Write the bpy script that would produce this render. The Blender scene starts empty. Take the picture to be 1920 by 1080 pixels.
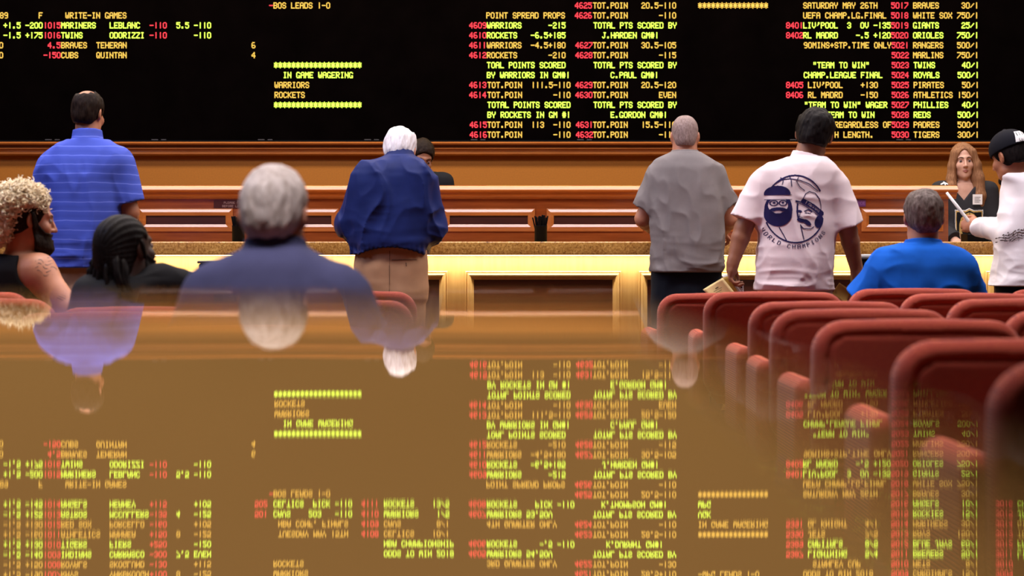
import bpy, bmesh, math, random
import numpy as np
from mathutils import Vector, Matrix
from mathutils.bvhtree import BVHTree

random.seed(7)
SC = bpy.context.scene
COL = SC.collection

# ------------------------------------------------------------------ camera
F = 3150.0            # focal length in pixels of a 1920 wide frame
HZ = 462.0            # image row of the horizon
ZC = 1.04             # lens height
TABLE_Z = 1.015       # table top, just under the lens
cd = bpy.data.cameras.new('camera')
cd.sensor_width = 36.0
cd.lens = F * 36.0 / 1920.0
cd.shift_y = -(540.0 - HZ) / 1920.0
cd.clip_start = 0.01
cd.clip_end = 100
cd.dof.use_dof = True
cd.dof.focus_distance = 9.6
cd.dof.aperture_fstop = (cd.lens / 1000.0) / 0.022
cam = bpy.data.objects.new('camera', cd)
cam.location = (0, 0, ZC)
cam.rotation_euler = (math.pi / 2, 0, 0)
COL.objects.link(cam)
SC.camera = cam

# ------------------------------------------------------------------ world, lights, exposure
SC.view_settings.view_transform = 'Standard'
SC.view_settings.look = 'None'
SC.view_settings.gamma = 1.0
SC.view_settings.exposure = 0.0
SC.view_settings.use_curve_mapping = False
w = bpy.data.worlds.new('world')
SC.world = w
w.use_nodes = True
w.node_tree.nodes['Background'].inputs[0].default_value = (1.0, 0.78, 0.62, 1)
w.node_tree.nodes['Background'].inputs[1].default_value = 0.035


def area(name, loc, target, sx, sy, power, color, spread=180):
    l = bpy.data.lights.new(name, 'AREA')
    l.shape = 'RECTANGLE'
    l.size = sx
    l.size_y = sy
    l.energy = power
    l.color = color
    l.spread = math.radians(spread)
    o = bpy.data.objects.new(name, l)
    o.location = loc
    d = Vector(target) - Vector(loc)
    o.rotation_euler = d.to_track_quat('-Z', 'Y').to_euler()
    COL.objects.link(o)
    return o


area('ceiling_lamp_seats', (0.0, 7.35, 4.25), (0, 8.3, 0.9), 7.5, 0.5, 170, (1.0, 0.93, 0.98), 130)
area('ceiling_lamp_counter', (0.0, 9.75, 4.25), (0, 9.75, 1.0), 10.0, 0.8, 290, (1.0, 0.90, 0.88))
area('ceiling_lamp_tellers', (0.0, 11.6, 4.25), (0, 12.3, 1.4), 10.0, 0.4, 230, (1.0, 0.84, 0.60))
area('ceiling_lamp_table', (-0.3, 0.2, 4.2), (-0.3, 0.3, 1.0), 1.0, 1.0, 8.6, (1.0, 0.89, 0.78), 40)
area('added_front_fill', (-0.6, 2.9, 4.2), (-0.6, 4.1, 1.0), 1.6, 0.5, 23, (0.96, 0.90, 1.0), 60)  # added fill on the near man's back, no known fixture
area('added_chair_fill', (1.5, 5.0, 4.25), (1.5, 5.01, 0.0), 2.4, 4.5, 44, (1.0, 0.90, 0.84), 50)  # added to brighten the chair tops, narrow so the backs stay dark
area('added_left_seat_fill', (-1.9, 6.1, 4.25), (-1.9, 6.11, 0.0), 1.8, 2.2, 24, (1.0, 0.88, 0.78), 50)  # added warm fill to brighten the seated men at the left
area('blue_screen_light', (-4.6, 6.6, 3.9), (-1.2, 7.6, 1.3), 2.2, 1.0, 90, (0.55, 0.62, 1.0))  # stands in for unseen blue TV screens on the left
area('under_counter_lamp', (0.0, 9.575, 0.986), (0.0, 9.60, 0.70), 11.0, 0.03, 48, (1.0, 0.85, 0.62))

# ------------------------------------------------------------------ placing helpers


def W(px, py, Y):
    return np.array([(px - 960.0) / F * Y, Y, ZC - (py - HZ) / F * Y])


def WX(px, Y):
    return (px - 960.0) / F * Y


def WZ(py, Y):
    return ZC - (py - HZ) / F * Y


def tag(o, label, cat, group=None, kind=None):
    if label:
        o['label'] = label
    if cat:
        o['category'] = cat
    if group:
        o['group'] = group
    if kind:
        o['kind'] = kind
    return o


def empty(name, loc, label, cat, group=None, rz=0.0):
    o = bpy.data.objects.new(name, None)
    o.empty_display_size = 0.1
    o.location = tuple(loc)
    o.rotation_euler = (0, 0, rz)
    COL.objects.link(o)
    tag(o, label, cat, group)
    return o


def link(name, me, mats, parent=None, smooth=False):
    o = bpy.data.objects.new(name, me)
    COL.objects.link(o)
    if not isinstance(mats, (list, tuple)):
        mats = [mats]
    if len(me.materials) == 0:
        for m in mats:
            me.materials.append(m)
    if smooth:
        me.polygons.foreach_set('use_smooth', [True] * len(me.polygons))
    if parent is not None:
        o.parent = parent
        o.matrix_parent_inverse = Matrix.Translation(parent.location).inverted() if parent.rotation_euler.z == 0 else Matrix.Identity(4)
    return o


def copy_tree(root, loc, rz=None):
    r = root.copy()
    COL.objects.link(r)
    r.location = loc
    if rz is not None:
        r.rotation_euler = (0, 0, rz)

    def rec(src, dst):
        for ch in list(src.children):
            c = ch.copy()
            COL.objects.link(c)
            c.parent = dst
            c.matrix_parent_inverse = ch.matrix_parent_inverse.copy()
            rec(ch, c)
    rec(root, r)
    return r


class MB:
    """collects boxes, prisms and tubes into one mesh"""

    def __init__(self):
        self.v = []
        self.f = []
        self.m = []

    def add(self, vs, fs, mi=0):
        b = len(self.v)
        self.v += [tuple(map(float, q)) for q in vs]
        self.f += [tuple(b + i for i in q) for q in fs]
        self.m += [mi] * len(fs)

    def box(self, x0, x1, y0, y1, z0, z1, mi=0, bev=0.0):
        if bev > 0:
            bm = bmesh.new()
            bmesh.ops.create_cube(bm, size=1)
            bmesh.ops.scale(bm, vec=(x1 - x0, y1 - y0, z1 - z0), verts=bm.verts)
            bmesh.ops.translate(bm, vec=((x0 + x1) / 2, (y0 + y1) / 2, (z0 + z1) / 2), verts=bm.verts)
            bmesh.ops.bevel(bm, geom=bm.edges[:], offset=bev, segments=3, profile=0.5, affect='EDGES')
            bm.verts.index_update()
            self.add([v.co[:] for v in bm.verts], [[v.index for v in f.verts] for f in bm.faces], mi)
            bm.free()
            return
        vs = [(x0, y0, z0), (x1, y0, z0), (x1, y1, z0), (x0, y1, z0), (x0, y0, z1), (x1, y0, z1), (x1, y1, z1), (x0, y1, z1)]
        self.add(vs, [(0, 3, 2, 1), (4, 5, 6, 7), (0, 1, 5, 4), (1, 2, 6, 5), (2, 3, 7, 6), (3, 0, 4, 7)], mi)

    def extrude_x(self, prof, x0, x1, mi=0, m0=0.0, m1=0.0):
        """prof: closed list of (y, z); ends sheared by m0/m1 times the y offset (mitres)"""
        n = len(prof)
        vs = [(x0, y, z) for y, z in prof] + [(x1, y, z) for y, z in prof]
        fs = [(i, (i + 1) % n, n + (i + 1) % n, n + i) for i in range(n)]
        fs += [tuple(range(n))[::-1], tuple(range(n, 2 * n))]
        self.add(vs, fs, mi)

    def lathe(self, prof, cx, cy, n=32, mi=0):
        vs, fs = [], []
        k = len(prof)
        for i in range(n):
            a = 2 * math.pi * i / n
            for r, z in prof:
                vs.append((cx + r * math.cos(a), cy + r * math.sin(a), z))
        for i in range(n):
            j = (i + 1) % n
            for q in range(k - 1):
                fs.append((i * k + q, j * k + q, j * k + q + 1, i * k + q + 1))
        fs.append(tuple(i * k for i in range(n))[::-1])
        fs.append(tuple(i * k + k - 1 for i in range(n)))
        self.add(vs, fs, mi)

    def tube(self, pts, r, n=10, mi=0):
        pts = [Vector(p) for p in pts]
        vs, fs = [], []
        for i, p in enumerate(pts):
            t = (pts[min(i + 1, len(pts) - 1)] - pts[max(i - 1, 0)]).normalized()
            a = t.orthogonal().normalized() if abs(t.z) > 0.9 else t.cross(Vector((0, 0, 1))).normalized()
            b = t.cross(a)
            rr = r[i] if isinstance(r, (list, tuple)) else r
            for k in range(n):
                g = 2 * math.pi * k / n
                vs.append(p + a * (rr * math.cos(g)) + b * (rr * math.sin(g)))
        for i in range(len(pts) - 1):
            for k in range(n):
                q = (k + 1) % n
                fs.append((i * n + k, i * n + q, (i + 1) * n + q, (i + 1) * n + k))
        fs.append(tuple(range(n))[::-1])
        fs.append(tuple(range((len(pts) - 1) * n, len(pts) * n)))
        self.add(vs, fs, mi)

    def build(self, name, mats, parent=None, smooth=False):
        me = bpy.data.meshes.new(name)
        me.from_pydata(self.v, [], self.f)
        if not isinstance(mats, (list, tuple)):
            mats = [mats]
        for m in mats:
            me.materials.append(m)
        if len(mats) > 1:
            me.polygons.foreach_set('material_index', self.m)
        me.update()
        return link(name, me, mats, parent, smooth)


# ------------------------------------------------------------------ materials
class NT:
    def __init__(self, name):
        self.m = bpy.data.materials.new(name)
        self.m.use_nodes = True
        self.t = self.m.node_tree
        self.p = self.t.nodes['Principled BSDF']
        self.out = self.t.nodes['Material Output']
        self._co = None

    def n(self, kind, **kw):
        x = self.t.nodes.new(kind)
        for k, v in kw.items():
            setattr(x, k, v)
        return x

    def l(self, a, b):
        self.t.links.new(a, b)

    @property
    def co(self):
        if self._co is None:
            self._co = self.n('ShaderNodeTexCoord').outputs['Object']
        return self._co

    def mapping(self, scale):
        mp = self.n('ShaderNodeMapping')
        mp.inputs['Scale'].default_value = scale
        self.l(self.co, mp.inputs['Vector'])
        return mp.outputs[0]

    def noise(self, scale, detail=3, rough=0.55, vec=None):
        x = self.n('ShaderNodeTexNoise')
        x.inputs['Scale'].default_value = scale
        x.inputs['Detail'].default_value = detail
        x.inputs['Roughness'].default_value = rough
        self.l(vec if vec is not None else self.co, x.inputs['Vector'])
        return x.outputs['Fac']

    def ramp(self, fac, stops):
        r = self.n('ShaderNodeValToRGB')
        e = r.color_ramp.elements
        while len(e) < len(stops):
            e.new(0.5)
        for q, (pos, c) in zip(e, stops):
            q.position = pos
            q.color = (c[0], c[1], c[2], 1)
        self.l(fac, r.inputs[0])
        return r.outputs[0]

    def base(self, sock):
        self.l(sock, self.p.inputs['Base Color'])

    def bump(self, fac, strength=0.3, dist=0.002):
        b = self.n('ShaderNodeBump')
        b.inputs['Strength'].default_value = strength
        b.inputs['Distance'].default_value = dist
        self.l(fac, b.inputs['Height'])
        self.l(b.outputs[0], self.p.inputs['Normal'])

    def set(self, rough=0.5, spec=0.5, metal=0.0, coat=0.0, sheen=0.0):
        self.p.inputs['Roughness'].default_value = rough
        self.p.inputs['Specular IOR Level'].default_value = spec
        self.p.inputs['Metallic'].default_value = metal
        self.p.inputs['Coat Weight'].default_value = coat
        self.p.inputs['Coat Roughness'].default_value = 0.12
        self.p.inputs['Sheen Weight'].default_value = sheen
        return self


def plain(name, c, rough=0.5, spec=0.5, metal=0.0, var=0.12, scale=30):
    a = NT(name)
    f = a.noise(scale)
    a.base(a.ramp(f, [(0.25, [q * (1 - var) for q in c]), (0.75, [min(1, q * (1 + var)) for q in c])]))
    a.set(rough, spec, metal)
    return a.m


def wood(name, c1, c2, rough=0.28, axis='x', coat=0.35, sc=1.0):
    a = NT(name)
    s = {'x': (1.2, 14, 14), 'z': (14, 14, 1.2)}[axis]
    v = a.mapping(tuple(q * sc for q in s))
    f = a.noise(3.0, 6, 0.6, v)
    a.base(a.ramp(f, [(0.3, c1), (0.7, c2)]))
    a.set(rough, 0.5, coat=coat)
    return a.m


def emission(name, c, s):
    a = NT(name)
    a.t.nodes.remove(a.p)
    e = a.n('ShaderNodeEmission')
    e.inputs[0].default_value = (c[0], c[1], c[2], 1)
    e.inputs[1].default_value = s
    a.l(e.outputs[0], a.out.inputs[0])
    return a.m


def fabric(name, c, var=0.15, weave=900, rough=0.85, sheen=0.15, fold=0.0):
    a = NT(name)
    f = a.noise(14, 4)
    a.base(a.ramp(f, [(0.3, [q * (1 - var) for q in c]), (0.7, [min(1, q * (1 + var)) for q in c])]))
    a.set(rough, 0.1)
    a.bump(a.noise(weave, 2), 0.25, 0.001)
    return a.m


def skin(name, c, spots=0.0):
    a = NT(name)
    f = a.noise(24, 4)
    a.base(a.ramp(f, [(0.3, [c[0] * 0.88, c[1] * 0.82, c[2] * 0.8]), (0.7, c)]))
    a.set(0.5, 0.4)
    a.bump(a.noise(350, 2), 0.15, 0.001)
    return a.m


def hairmat(name, c1, c2, scale=(60, 60, 12), rough=0.5):
    a = NT(name)
    v = a.mapping(scale)
    f = a.noise(2.0, 5, 0.7, v)
    a.base(a.ramp(f, [(0.3, c1), (0.7, c2)]))
    a.set(rough, 0.06)
    a.bump(f, 0.5, 0.004)
    return a.m


M = {}
M['orange_wall'] = plain('orange_plaster', (0.47, 0.165, 0.014), 0.6, 0.3, var=0.10, scale=90)
M['cherry'] = wood('cherry_wood', (0.17, 0.034, 0.006), (0.26, 0.060, 0.011), 0.25)
M['cherry_dark'] = wood('dark_cherry_panel', (0.030, 0.004, 0.003), (0.050, 0.008, 0.004), 0.4, 'x', 0.0)
M['cherry_rail'] = wood('cherry_rail', (0.34, 0.095, 0.017), (0.46, 0.15, 0.03), 0.28)
M['maple'] = wood('maple_front', (0.51, 0.31, 0.11), (0.60, 0.39, 0.15), 0.4, 'z', 0.15)
M['black'] = plain('black_plastic', (0.003, 0.003, 0.0035), 0.5, 0.08)
M['board'] = plain('black_display', (0.0016, 0.0010, 0.0010), 1.0, 0.0, var=0.3, scale=4)
M['grey_plate'] = plain('grey_plate', (0.06, 0.055, 0.06), 0.4)
M['white'] = plain('white_paper', (0.80, 0.78, 0.76), 0.7, 0.2, var=0.04)
M['yellow_paper'] = plain('yellow_paper', (0.80, 0.62, 0.28), 0.7, 0.2, var=0.06)
M['manila'] = plain('manila_paper', (0.45, 0.27, 0.06), 0.7, 0.2, var=0.06)
M['ink'] = plain('navy_ink', (0.018, 0.014, 0.07), 0.8, 0.1)
M['ink_black'] = plain('black_ink', (0.01, 0.01, 0.012), 0.8, 0.1)
M['metal'] = plain('brushed_steel', (0.35, 0.34, 0.33), 0.3, 0.5, 1.0)
M['gold'] = plain('gold_print', (0.50, 0.32, 0.09), 0.5, 0.5)
M['strip'] = emission('warm_led_strip', (1.0, 0.72, 0.30), 6.0)
M['led_green'] = emission('green_led', (0.68, 1.0, 0.09), 2.1)
M['led_yellow'] = emission('amber_led', (1.0, 0.60, 0.10), 1.35)
M['led_red'] = emission('red_led', (1.0, 0.055, 0.075), 1.7)


def granite():
    a = NT('brown_granite')
    f = a.noise(70, 8, 0.75)
    g = a.noise(9, 4, 0.6)
    c = a.ramp(f, [(0.34, (0.04, 0.012, 0.004)), (0.43, (0.38, 0.18, 0.04)), (0.55, (0.62, 0.34, 0.085)), (0.68, (0.85, 0.58, 0.22))])
    d = a.ramp(g, [(0.3, (0.72, 0.62, 0.55)), (0.7, (1, 1, 1))])
    mx = a.n('ShaderNodeMixRGB', blend_type='MULTIPLY')
    mx.inputs[0].default_value = 1
    a.l(c, mx.inputs[1])
    a.l(d, mx.inputs[2])
    a.base(mx.outputs[0])
    a.set(0.18, 0.5)
    return a.m


M['granite'] = granite()


def carpet():
    a = NT('patterned_carpet')
    v = a.n('ShaderNodeTexVoronoi')
    v.inputs['Scale'].default_value = 3.0
    a.l(a.co, v.inputs['Vector'])
    a.base(a.ramp(v.outputs['Distance'], [(0.1, (0.10, 0.02, 0.012)), (0.35, (0.04, 0.012, 0.012)), (0.6, (0.13, 0.06, 0.02))]))
    a.set(0.95, 0.1)
    a.bump(a.noise(300, 2), 0.5, 0.004)
    return a.m


M['carpet'] = carpet()


def table_mat():
    # lacquered brown wood: diffuse wood under a glossy, very slightly wavy lacquer film
    a = NT('lacquered_table_wood')
    a.t.nodes.remove(a.p)
    v = a.mapping((14, 2, 14))
    f = a.noise(3, 6, 0.6, v)
    c = a.ramp(f, [(0.3, (0.44, 0.235, 0.072)), (0.7, (0.52, 0.29, 0.095))])
    df = a.n('ShaderNodeBsdfDiffuse')
    a.l(c, df.inputs[0])
    gl = a.n('ShaderNodeBsdfGlossy')
    gl.inputs['Color'].default_value = (1, 0.97, 0.9, 1)
    gl.inputs['Roughness'].default_value = 0.006
    # waviness of the lacquer
    nz = a.n('ShaderNodeTexNoise')
    nz.inputs['Scale'].default_value = 26
    nz.inputs['Detail'].default_value = 1.5
    a.l(a.co, nz.inputs['Vector'])
    sub = a.n('ShaderNodeVectorMath', operation='SUBTRACT')
    a.l(nz.outputs['Color'], sub.inputs[0])
    sub.inputs[1].default_value = (0.5, 0.5, 0.5)
    sc = a.n('ShaderNodeVectorMath', operation='MULTIPLY')
    a.l(sub.outputs[0], sc.inputs[0])
    sc.inputs[1].default_value = (0.0003, 0.0046, 0.0)
    geo = a.n('ShaderNodeNewGeometry')
    ad = a.n('ShaderNodeVectorMath', operation='ADD')
    a.l(geo.outputs['Normal'], ad.inputs[0])
    a.l(sc.outputs[0], ad.inputs[1])
    nm = a.n('ShaderNodeVectorMath', operation='NORMALIZE')
    a.l(ad.outputs[0], nm.inputs[0])
    a.l(nm.outputs[0], gl.inputs['Normal'])
    mx = a.n('ShaderNodeMixShader')
    mx.inputs[0].default_value = 0.61
    a.l(df.outputs[0], mx.inputs[1])
    a.l(gl.outputs[0], mx.inputs[2])
    a.l(mx.outputs[0], a.out.inputs[0])
    return a.m


M['table'] = table_mat()


def chair_fabric():
    a = NT('red_chair_fabric')
    b = a.n('ShaderNodeTexBrick')
    b.offset = 0.5
    b.inputs['Scale'].default_value = 60
    b.inputs['Color1'].default_value = (0.60, 0.128, 0.050, 1)
    b.inputs['Color2'].default_value = (0.50, 0.085, 0.042, 1)
    b.inputs['Mortar'].default_value = (0.20, 0.022, 0.018, 1)
    b.inputs['Mortar Size'].default_value = 0.07
    b.inputs['Brick Width'].default_value = 0.4
    b.inputs['Row Height'].default_value = 0.25
    r = a.n('ShaderNodeMapping')
    r.inputs['Rotation'].default_value = (math.radians(90), 0, 0)
    a.l(a.co, r.inputs['Vector'])
    a.l(r.outputs[0], b.inputs['Vector'])
    a.base(b.outputs['Color'])
    a.set(0.8, 0.12, sheen=0.12)
    a.bump(b.outputs['Fac'], 0.4, 0.002)
    return a.m


M['chair'] = chair_fabric()
M['chair_piping'] = fabric('red_chair_piping', (0.36, 0.075, 0.05))

# ------------------------------------------------------------------ room
mb = MB()
mb.box(-9, 9, -2.5, 14.0, -0.1, 0.0)
tag(mb.build('floor', M['carpet']), 'patterned dark red carpet', None, kind='structure')
mb = MB()
mb.box(-9, 9, 12.6, 12.8, 0.0, 4.6)
tag(mb.build('wall_back', M['orange_wall']), 'orange plaster wall behind the tellers', None, kind='structure')
mb = MB()
mb.box(-9.2, -9, -2.5, 12.8, 0.0, 4.6)
tag(mb.build('wall_left', M['orange_wall']), 'orange plaster side wall', None, kind='structure')
mb = MB()
mb.box(9, 9.2, -2.5, 12.8, 0.0, 4.6)
tag(mb.build('wall_right', M['orange_wall']), 'orange plaster side wall', None, kind='structure')
mb = MB()
mb.box(-9.2, 9.2, -2.5, 12.8, 4.6, 4.7)
tag(mb.build('ceiling', plain('dark_ceiling', (0.10, 0.075, 0.06), 0.8)), 'dark ceiling', None, kind='structure')

# stepped cherry rail under the board
YR = 12.6
k = YR / F
z = lambda py: WZ(py, 12.5)
prof = [(12.6, z(291)), (12.52, z(291)), (12.50, z(288.5)), (12.50, z(285.5)), (12.515, z(284.5)), (12.51, z(282)), (12.485, z(279)),
        (12.485, z(277.5)), (12.52, z(276.5)), (12.515, z(274)), (12.46, z(271)), (12.455, z(268.5)), (12.47, z(266.5)), (12.6, z(265.5))]
mb = MB()
mb.extrude_x(prof, -8.9, 8.9)
tag(mb.build('trim_1', M['cherry_rail']), 'stepped cherry wood rail under the odds board', None, kind='structure')

# ------------------------------------------------------------------ the odds board
FONT = {
    ' ': '0000000000', '"': '0007000700', '#': '147f147f14', "'": '0008070300', '*': '2a1c7f1c2a', '+': '08083e0808', '-': '0808080808',
    '.': '0060600000', '/': '2010080402', '0': '3e4141413e', '1': '00007f0000', '2': '6251494946', '3': '2241494936', '4': '1814127f10',
    '5': '2745454539', '6': '3e49494930', '7': '4121110907', '8': '3649494936', '9': '064949493e', 'A': '7e0909097e', 'B': '7f49494936',
    'C': '3e41414122', 'D': '7f4141413e', 'E': '7f49494941', 'F': '7f09090901', 'G': '3e41415172', 'H': '7f0808087f', 'I': '00417f4100',
    'J': '2040413f01', 'K': '7f08142241', 'L': '7f40404040', 'M': '7f020c027f', 'N': '7f0408107f', 'O': '3e4141413e', 'P': '7f09090906',
    'Q': '3e4151215e', 'R': '7f09192946', 'S': '2649494932', 'T': '01017f0101', 'U': '3f4040403f', 'V': '1f2040201f', 'W': '3f4038403f',
    'X': '6314081463', 'Y': '0708700807', 'Z': '6151494543', '&': '3649552250'}


def glyph(ch):
    h = FONT.get(ch, FONT[' '])
    return [int(h[2 * i:2 * i + 2], 16) for i in range(5)]


YB = 12.5
board = empty('odds_board', (0, YB, WZ(262, YB)), 'wide black LED odds board with green, amber and red betting lines on the back wall', 'odds board')
mb = MB()
bz0, bz1 = WZ(263.5, YB), WZ(-190, YB)
bx0, bx1 = WX(-420, YB), WX(2340, YB)
mb.box(bx0, bx1, YB, YB + 0.1, bz0, bz1)
mb.build('display_panel', M['board'], board)
mb = MB()
mb.box(bx0 - 0.06, bx1 + 0.06, YB - 0.03, YB + 0.1, bz0 - 0.022, bz0)
mb.box(bx0 - 0.06, bx1 + 0.06, YB - 0.03, YB + 0.1, bz1, bz1 + 0.06)
mb.box(bx0 - 0.06, bx0, YB - 0.03, YB + 0.1, bz0, bz1)
mb.box(bx1, bx1 + 0.06, YB - 0.03, YB + 0.1, bz0, bz1)
mb.build('frame', M['black'], board)
mb = MB()
for i in range(-2, 12):
    x = 87 + 199 * i
    for a0, a1 in ((0, 12), (18, 27)):
        mb.box(WX(x + a0, YB), WX(x + a1, YB), YB - 0.034, YB - 0.028, WZ(262.6, YB - 0.03), WZ(261.2, YB - 0.03))
mb.build('module_plate', M['grey_plate'], board)

G, Y_, R = 0, 1, 2
T = []   # (row, x, text, colour)


def t(row, *items):
    for x, s, c in items:
        T.append((row, x, s, c))


STAR = '*' * 20
t(-1, (505, '-', R), (513, 'BOS LEADS 1-0', Y_), (1078, '4625', R), (1112, 'TOT.POIN   20.5-110', Y_), (1309, '*' * 16, Y_),
  (1506, 'SATURDAY MAY 26TH', Y_), (1671, '5017', R), (1712, 'BRAVES     30/1', Y_))
t(0, (0, '89', Y_), (73, 'F', Y_), (123, 'WRITE-IN GAMES', Y_), (912, 'POINT SPREAD PROPS', Y_), (1078, '4626', R), (1112, 'TOT.POIN       -110', Y_),
  (1506, 'UEFA CHAMP.LG.FINAL', Y_), (1671, '5018', R), (1712, 'WHITE SOX 750/1', Y_))
t(1, (7, '+1.5 -200', G), (82, '1015', R), (115, 'MARINERS', G), (206, 'LEBLANC', G), (281, '-110', R), (331, '5.5 -110', G),
  (880, '4609', R), (913, 'WARRIORS      -215', G), (1113, 'TOTAL PTS SCORED BY', G), (1474, '8401', R), (1506, "LIV'POOL  3  OV -135", G),
  (1671, '5019', R), (1712, 'GIANTS     25/1', G))
t(2, (7, '-1.5 +175', G), (82, '1016', R), (115, 'TWINS', G), (206, 'ODORIZZI', G), (281, '-110', R), (364, '-110', G),
  (880, '4610', R), (913, 'ROCKETS   -6.5+185', G), (1129, 'J.HARDEN GM#1', G), (1474, '8402', R), (1506, 'RL MADRD    -.5 +120', G),
  (1671, '5020', R), (1712, 'ORIOLES   750/1', G))
t(3, (-1, '0', Y_), (90, '4.5', R), (115, 'BRAVES  TEHERAN', Y_), (472, '6', Y_), (880, '4611', R), (913, 'WARRIORS  -4.5+180', Y_),
  (1079, '4627', R), (1112, 'TOT.POIN   30.5-105', Y_), (1507, '90MINS+STP.TIME ONLY', Y_), (1672, '5021', R), (1712, 'RANGERS   500/1', Y_))
t(4, (-1, '0', Y_), (82, '-150', R), (115, 'CUBS    QUINTAN', Y_), (472, '4', Y_), (880, '4612', R), (913, 'ROCKETS       -210', Y_),
  (1079, '4628', R), (1112, 'TOT.POIN       -115', Y_), (1672, '5022', R), (1712, 'MARLINS   750/1', Y_))
t(5, (514, STAR, G), (913, 'TOAL POINTS SCORED', G), (1113, 'TOTAL PTS SCORED BY', G), (1524, '"TEAM TO WIN"', G), (1672, '5023', R), (1713, 'TWINS      40/1', G))
t(6, (531, 'IN GAME WAGERING', G), (913, 'BY WARRIORS IN GM#1', G), (1145, 'C.PAUL GM#1', G), (1507, 'CHAMP.LEAGUE FINAL', G), (1672, '5024', R), (1713, 'ROYALS    500/1', G))
t(7, (515, 'WARRIORS', Y_), (880, '4613', R), (914, 'TOT.POIN  111.5-110', Y_), (1079, '4629', R), (1112, 'TOT.POIN   20.5-120', Y_),
  (1474, '8405', R), (1515, "LIV'POOL    +130", Y_), (1672, '5025', R), (1713, 'PIRATES    50/1', Y_))
t(8, (515, 'ROCKETS', Y_), (880, '4614', R), (914, 'TOT.POIN       -110', Y_), (1079, '4630', R), (1112, 'TOT.POIN       EVEN', Y_),
  (1474, '8406', R), (1515, 'RL MADRD    -150', Y_), (1672, '5026', R), (1713, 'ATHLETICS 150/1', Y_))
t(9, (514, STAR, G), (914, 'TOTAL POINTS SCORED', G), (1113, 'TOTAL PTS SCORED BY', G), (1508, '"TEAM TO WIN" WAGER', G), (1672, '5027', R), (1713, 'PHILLIES   40/1', G))
t(10, (914, 'BY ROCKETS IN GM #1', G), (1145, 'E.GORDON GM#1', G), (1525, 'OF TEAM TO WIN'.replace('OF', '  '), G), (1672, '5028', R), (1713, 'REDS      500/1', G))
t(11, (881, '4615', R), (914, 'TOT.POIN  113  -110', Y_), (1080, '4631', R), (1112, 'TOT.POIN   15.5-110', Y_), (1565, 'REGARDLESS OF', Y_), (1672, '5029', R), (1713, 'PADRES    500/1', Y_))
t(12, (881, '4616', R), (914, 'TOT.POIN       -110', Y_), (1080, '4632', R), (1112, 'TOT.POIN       -110', Y_), (1565, 'H LENGTH.', Y_), (1672, '5030', R), (1713, 'TIGERS    300/1', Y_))
# the lines above the picture, which the table mirrors
t(-2, (7, '+1.5 -145', G), (82, '1014', R), (115, 'ANGELS', G), (206, 'HEANEY', G), (281, '+115', R), (364, '+105', G), (478, '502', R),
  (513, 'CELTICS  PICK -110', G), (678, '4111', R), (720, 'ROCKETS    13/5', G), (879, '4608', R), (913, 'ROCKETS    PICK -110', G), (1128, 'K.THOMPSON GM#1', G),
  (1309, 'WPG', G), (1671, '5016', R), (1712, 'ANGELS     10/1', G), (1867, '3016', R), (1908, 'CHIEFS    20/1', G))
t(-3, (7, '-1.5 +125', G), (82, '1013', R), (115, 'ASTROS', G), (206, 'MCCULLERS', G), (281, '-135', R), (331, '4', G), (364, '-125', G), (478, '501', R),
  (513, 'CAVS    203   -110', G), (678, '4110', R), (720, 'WARRIORS    1/5', G), (879, '4607', R), (913, 'WARRIORS 53.5OV', G), (1112, 'TOTAL PTS SCORED BY', G),
  (1309, 'VGK', G), (1671, '5015', R), (1712, 'ROCKIES    15/1', G), (1867, '3015', R), (1908, 'JAGUARS   18/1', G))
t(-4, (7, '-1.5 +130', Y_), (82, '1012', R), (115, 'RED SOX', Y_), (206, 'PORCELLO', Y_), (281, '-160', R), (364, '+105', Y_), (522, 'NBA CONF. FINALS', Y_),
  (678, '4109', R), (720, 'CAVS        8/1', Y_), (913, '4TH QUARTER ONLY', Y_), (1078, '4624', R), (1112, 'TOT.POIN       -110', Y_), (1309, 'IN GAME WAGERING', Y_),
  (1474, '5391', R), (1515, 'GL KNIGHT    4/1', Y_), (1671, '5014', R), (1712, 'MARINERS   30/1', Y_), (1867, '3014', R), (1908, 'GIANTS    50/1', Y_))
t(-5, (7, '+1.5 -160', Y_), (82, '1011', R), (115, 'ATHLETICS', Y_), (206, 'MANAEA', Y_), (281, '+150', R), (331, '8', Y_), (364, '-125', Y_),
  (522, 'TUESDAY MAY 15TH', Y_), (678, '4108', R), (720, 'CELTICS    10/1', Y_), (1078, '4623', R), (1112, 'TOT.POIN   28.5-110', Y_), (1309, '*' * 16, Y_),
  (1474, '5390', R), (1515, 'JETS         7/5', Y_), (1671, '5013', R), (1712, 'RAYS      150/1', Y_), (1867, '3013', R), (1908, 'TEXANS    16/1', Y_))
t(-6, (7, '+1.5 +130', G), (82, '1010', R), (115, 'TIGERS', G), (206, 'FIERS', G), (281, '+250', R), (364, '-120', G), (720, 'NBA CHAMPIONSHIP', G),
  (879, '4606', R), (913, 'ROCKETS     -.5 -110', G), (1137, 'K.DURANT GM#1', G), (1474, '5389', R), (1515, 'CAPITALS     8/5', G),
  (1671, '5012', R), (1712, 'BLUE JAYS  60/1', G), (1867, '3012', R), (1908, 'FALCONS   20/1', G))
t(-7, (7, '-1.5 -140', G), (82, '1009', R), (115, 'INDIANS', G), (206, 'CARRASCO', G), (281, '-300', R), (331, '7.5 EVEN', G), (720, 'ODDS TO WIN 2018', G),
  (879, '4605', R), (913, 'WARRIORS 54.5OV', G), (1112, 'TOTAL PTS SCORED BY', G), (1474, '5387', R), (1515, 'LIGHTNING    5/4', G),
  (1671, '5011', R), (1712, 'BREWERS    50/1', G), (1867, '3011', R), (1908, 'LIONS     40/1', G))
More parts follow.
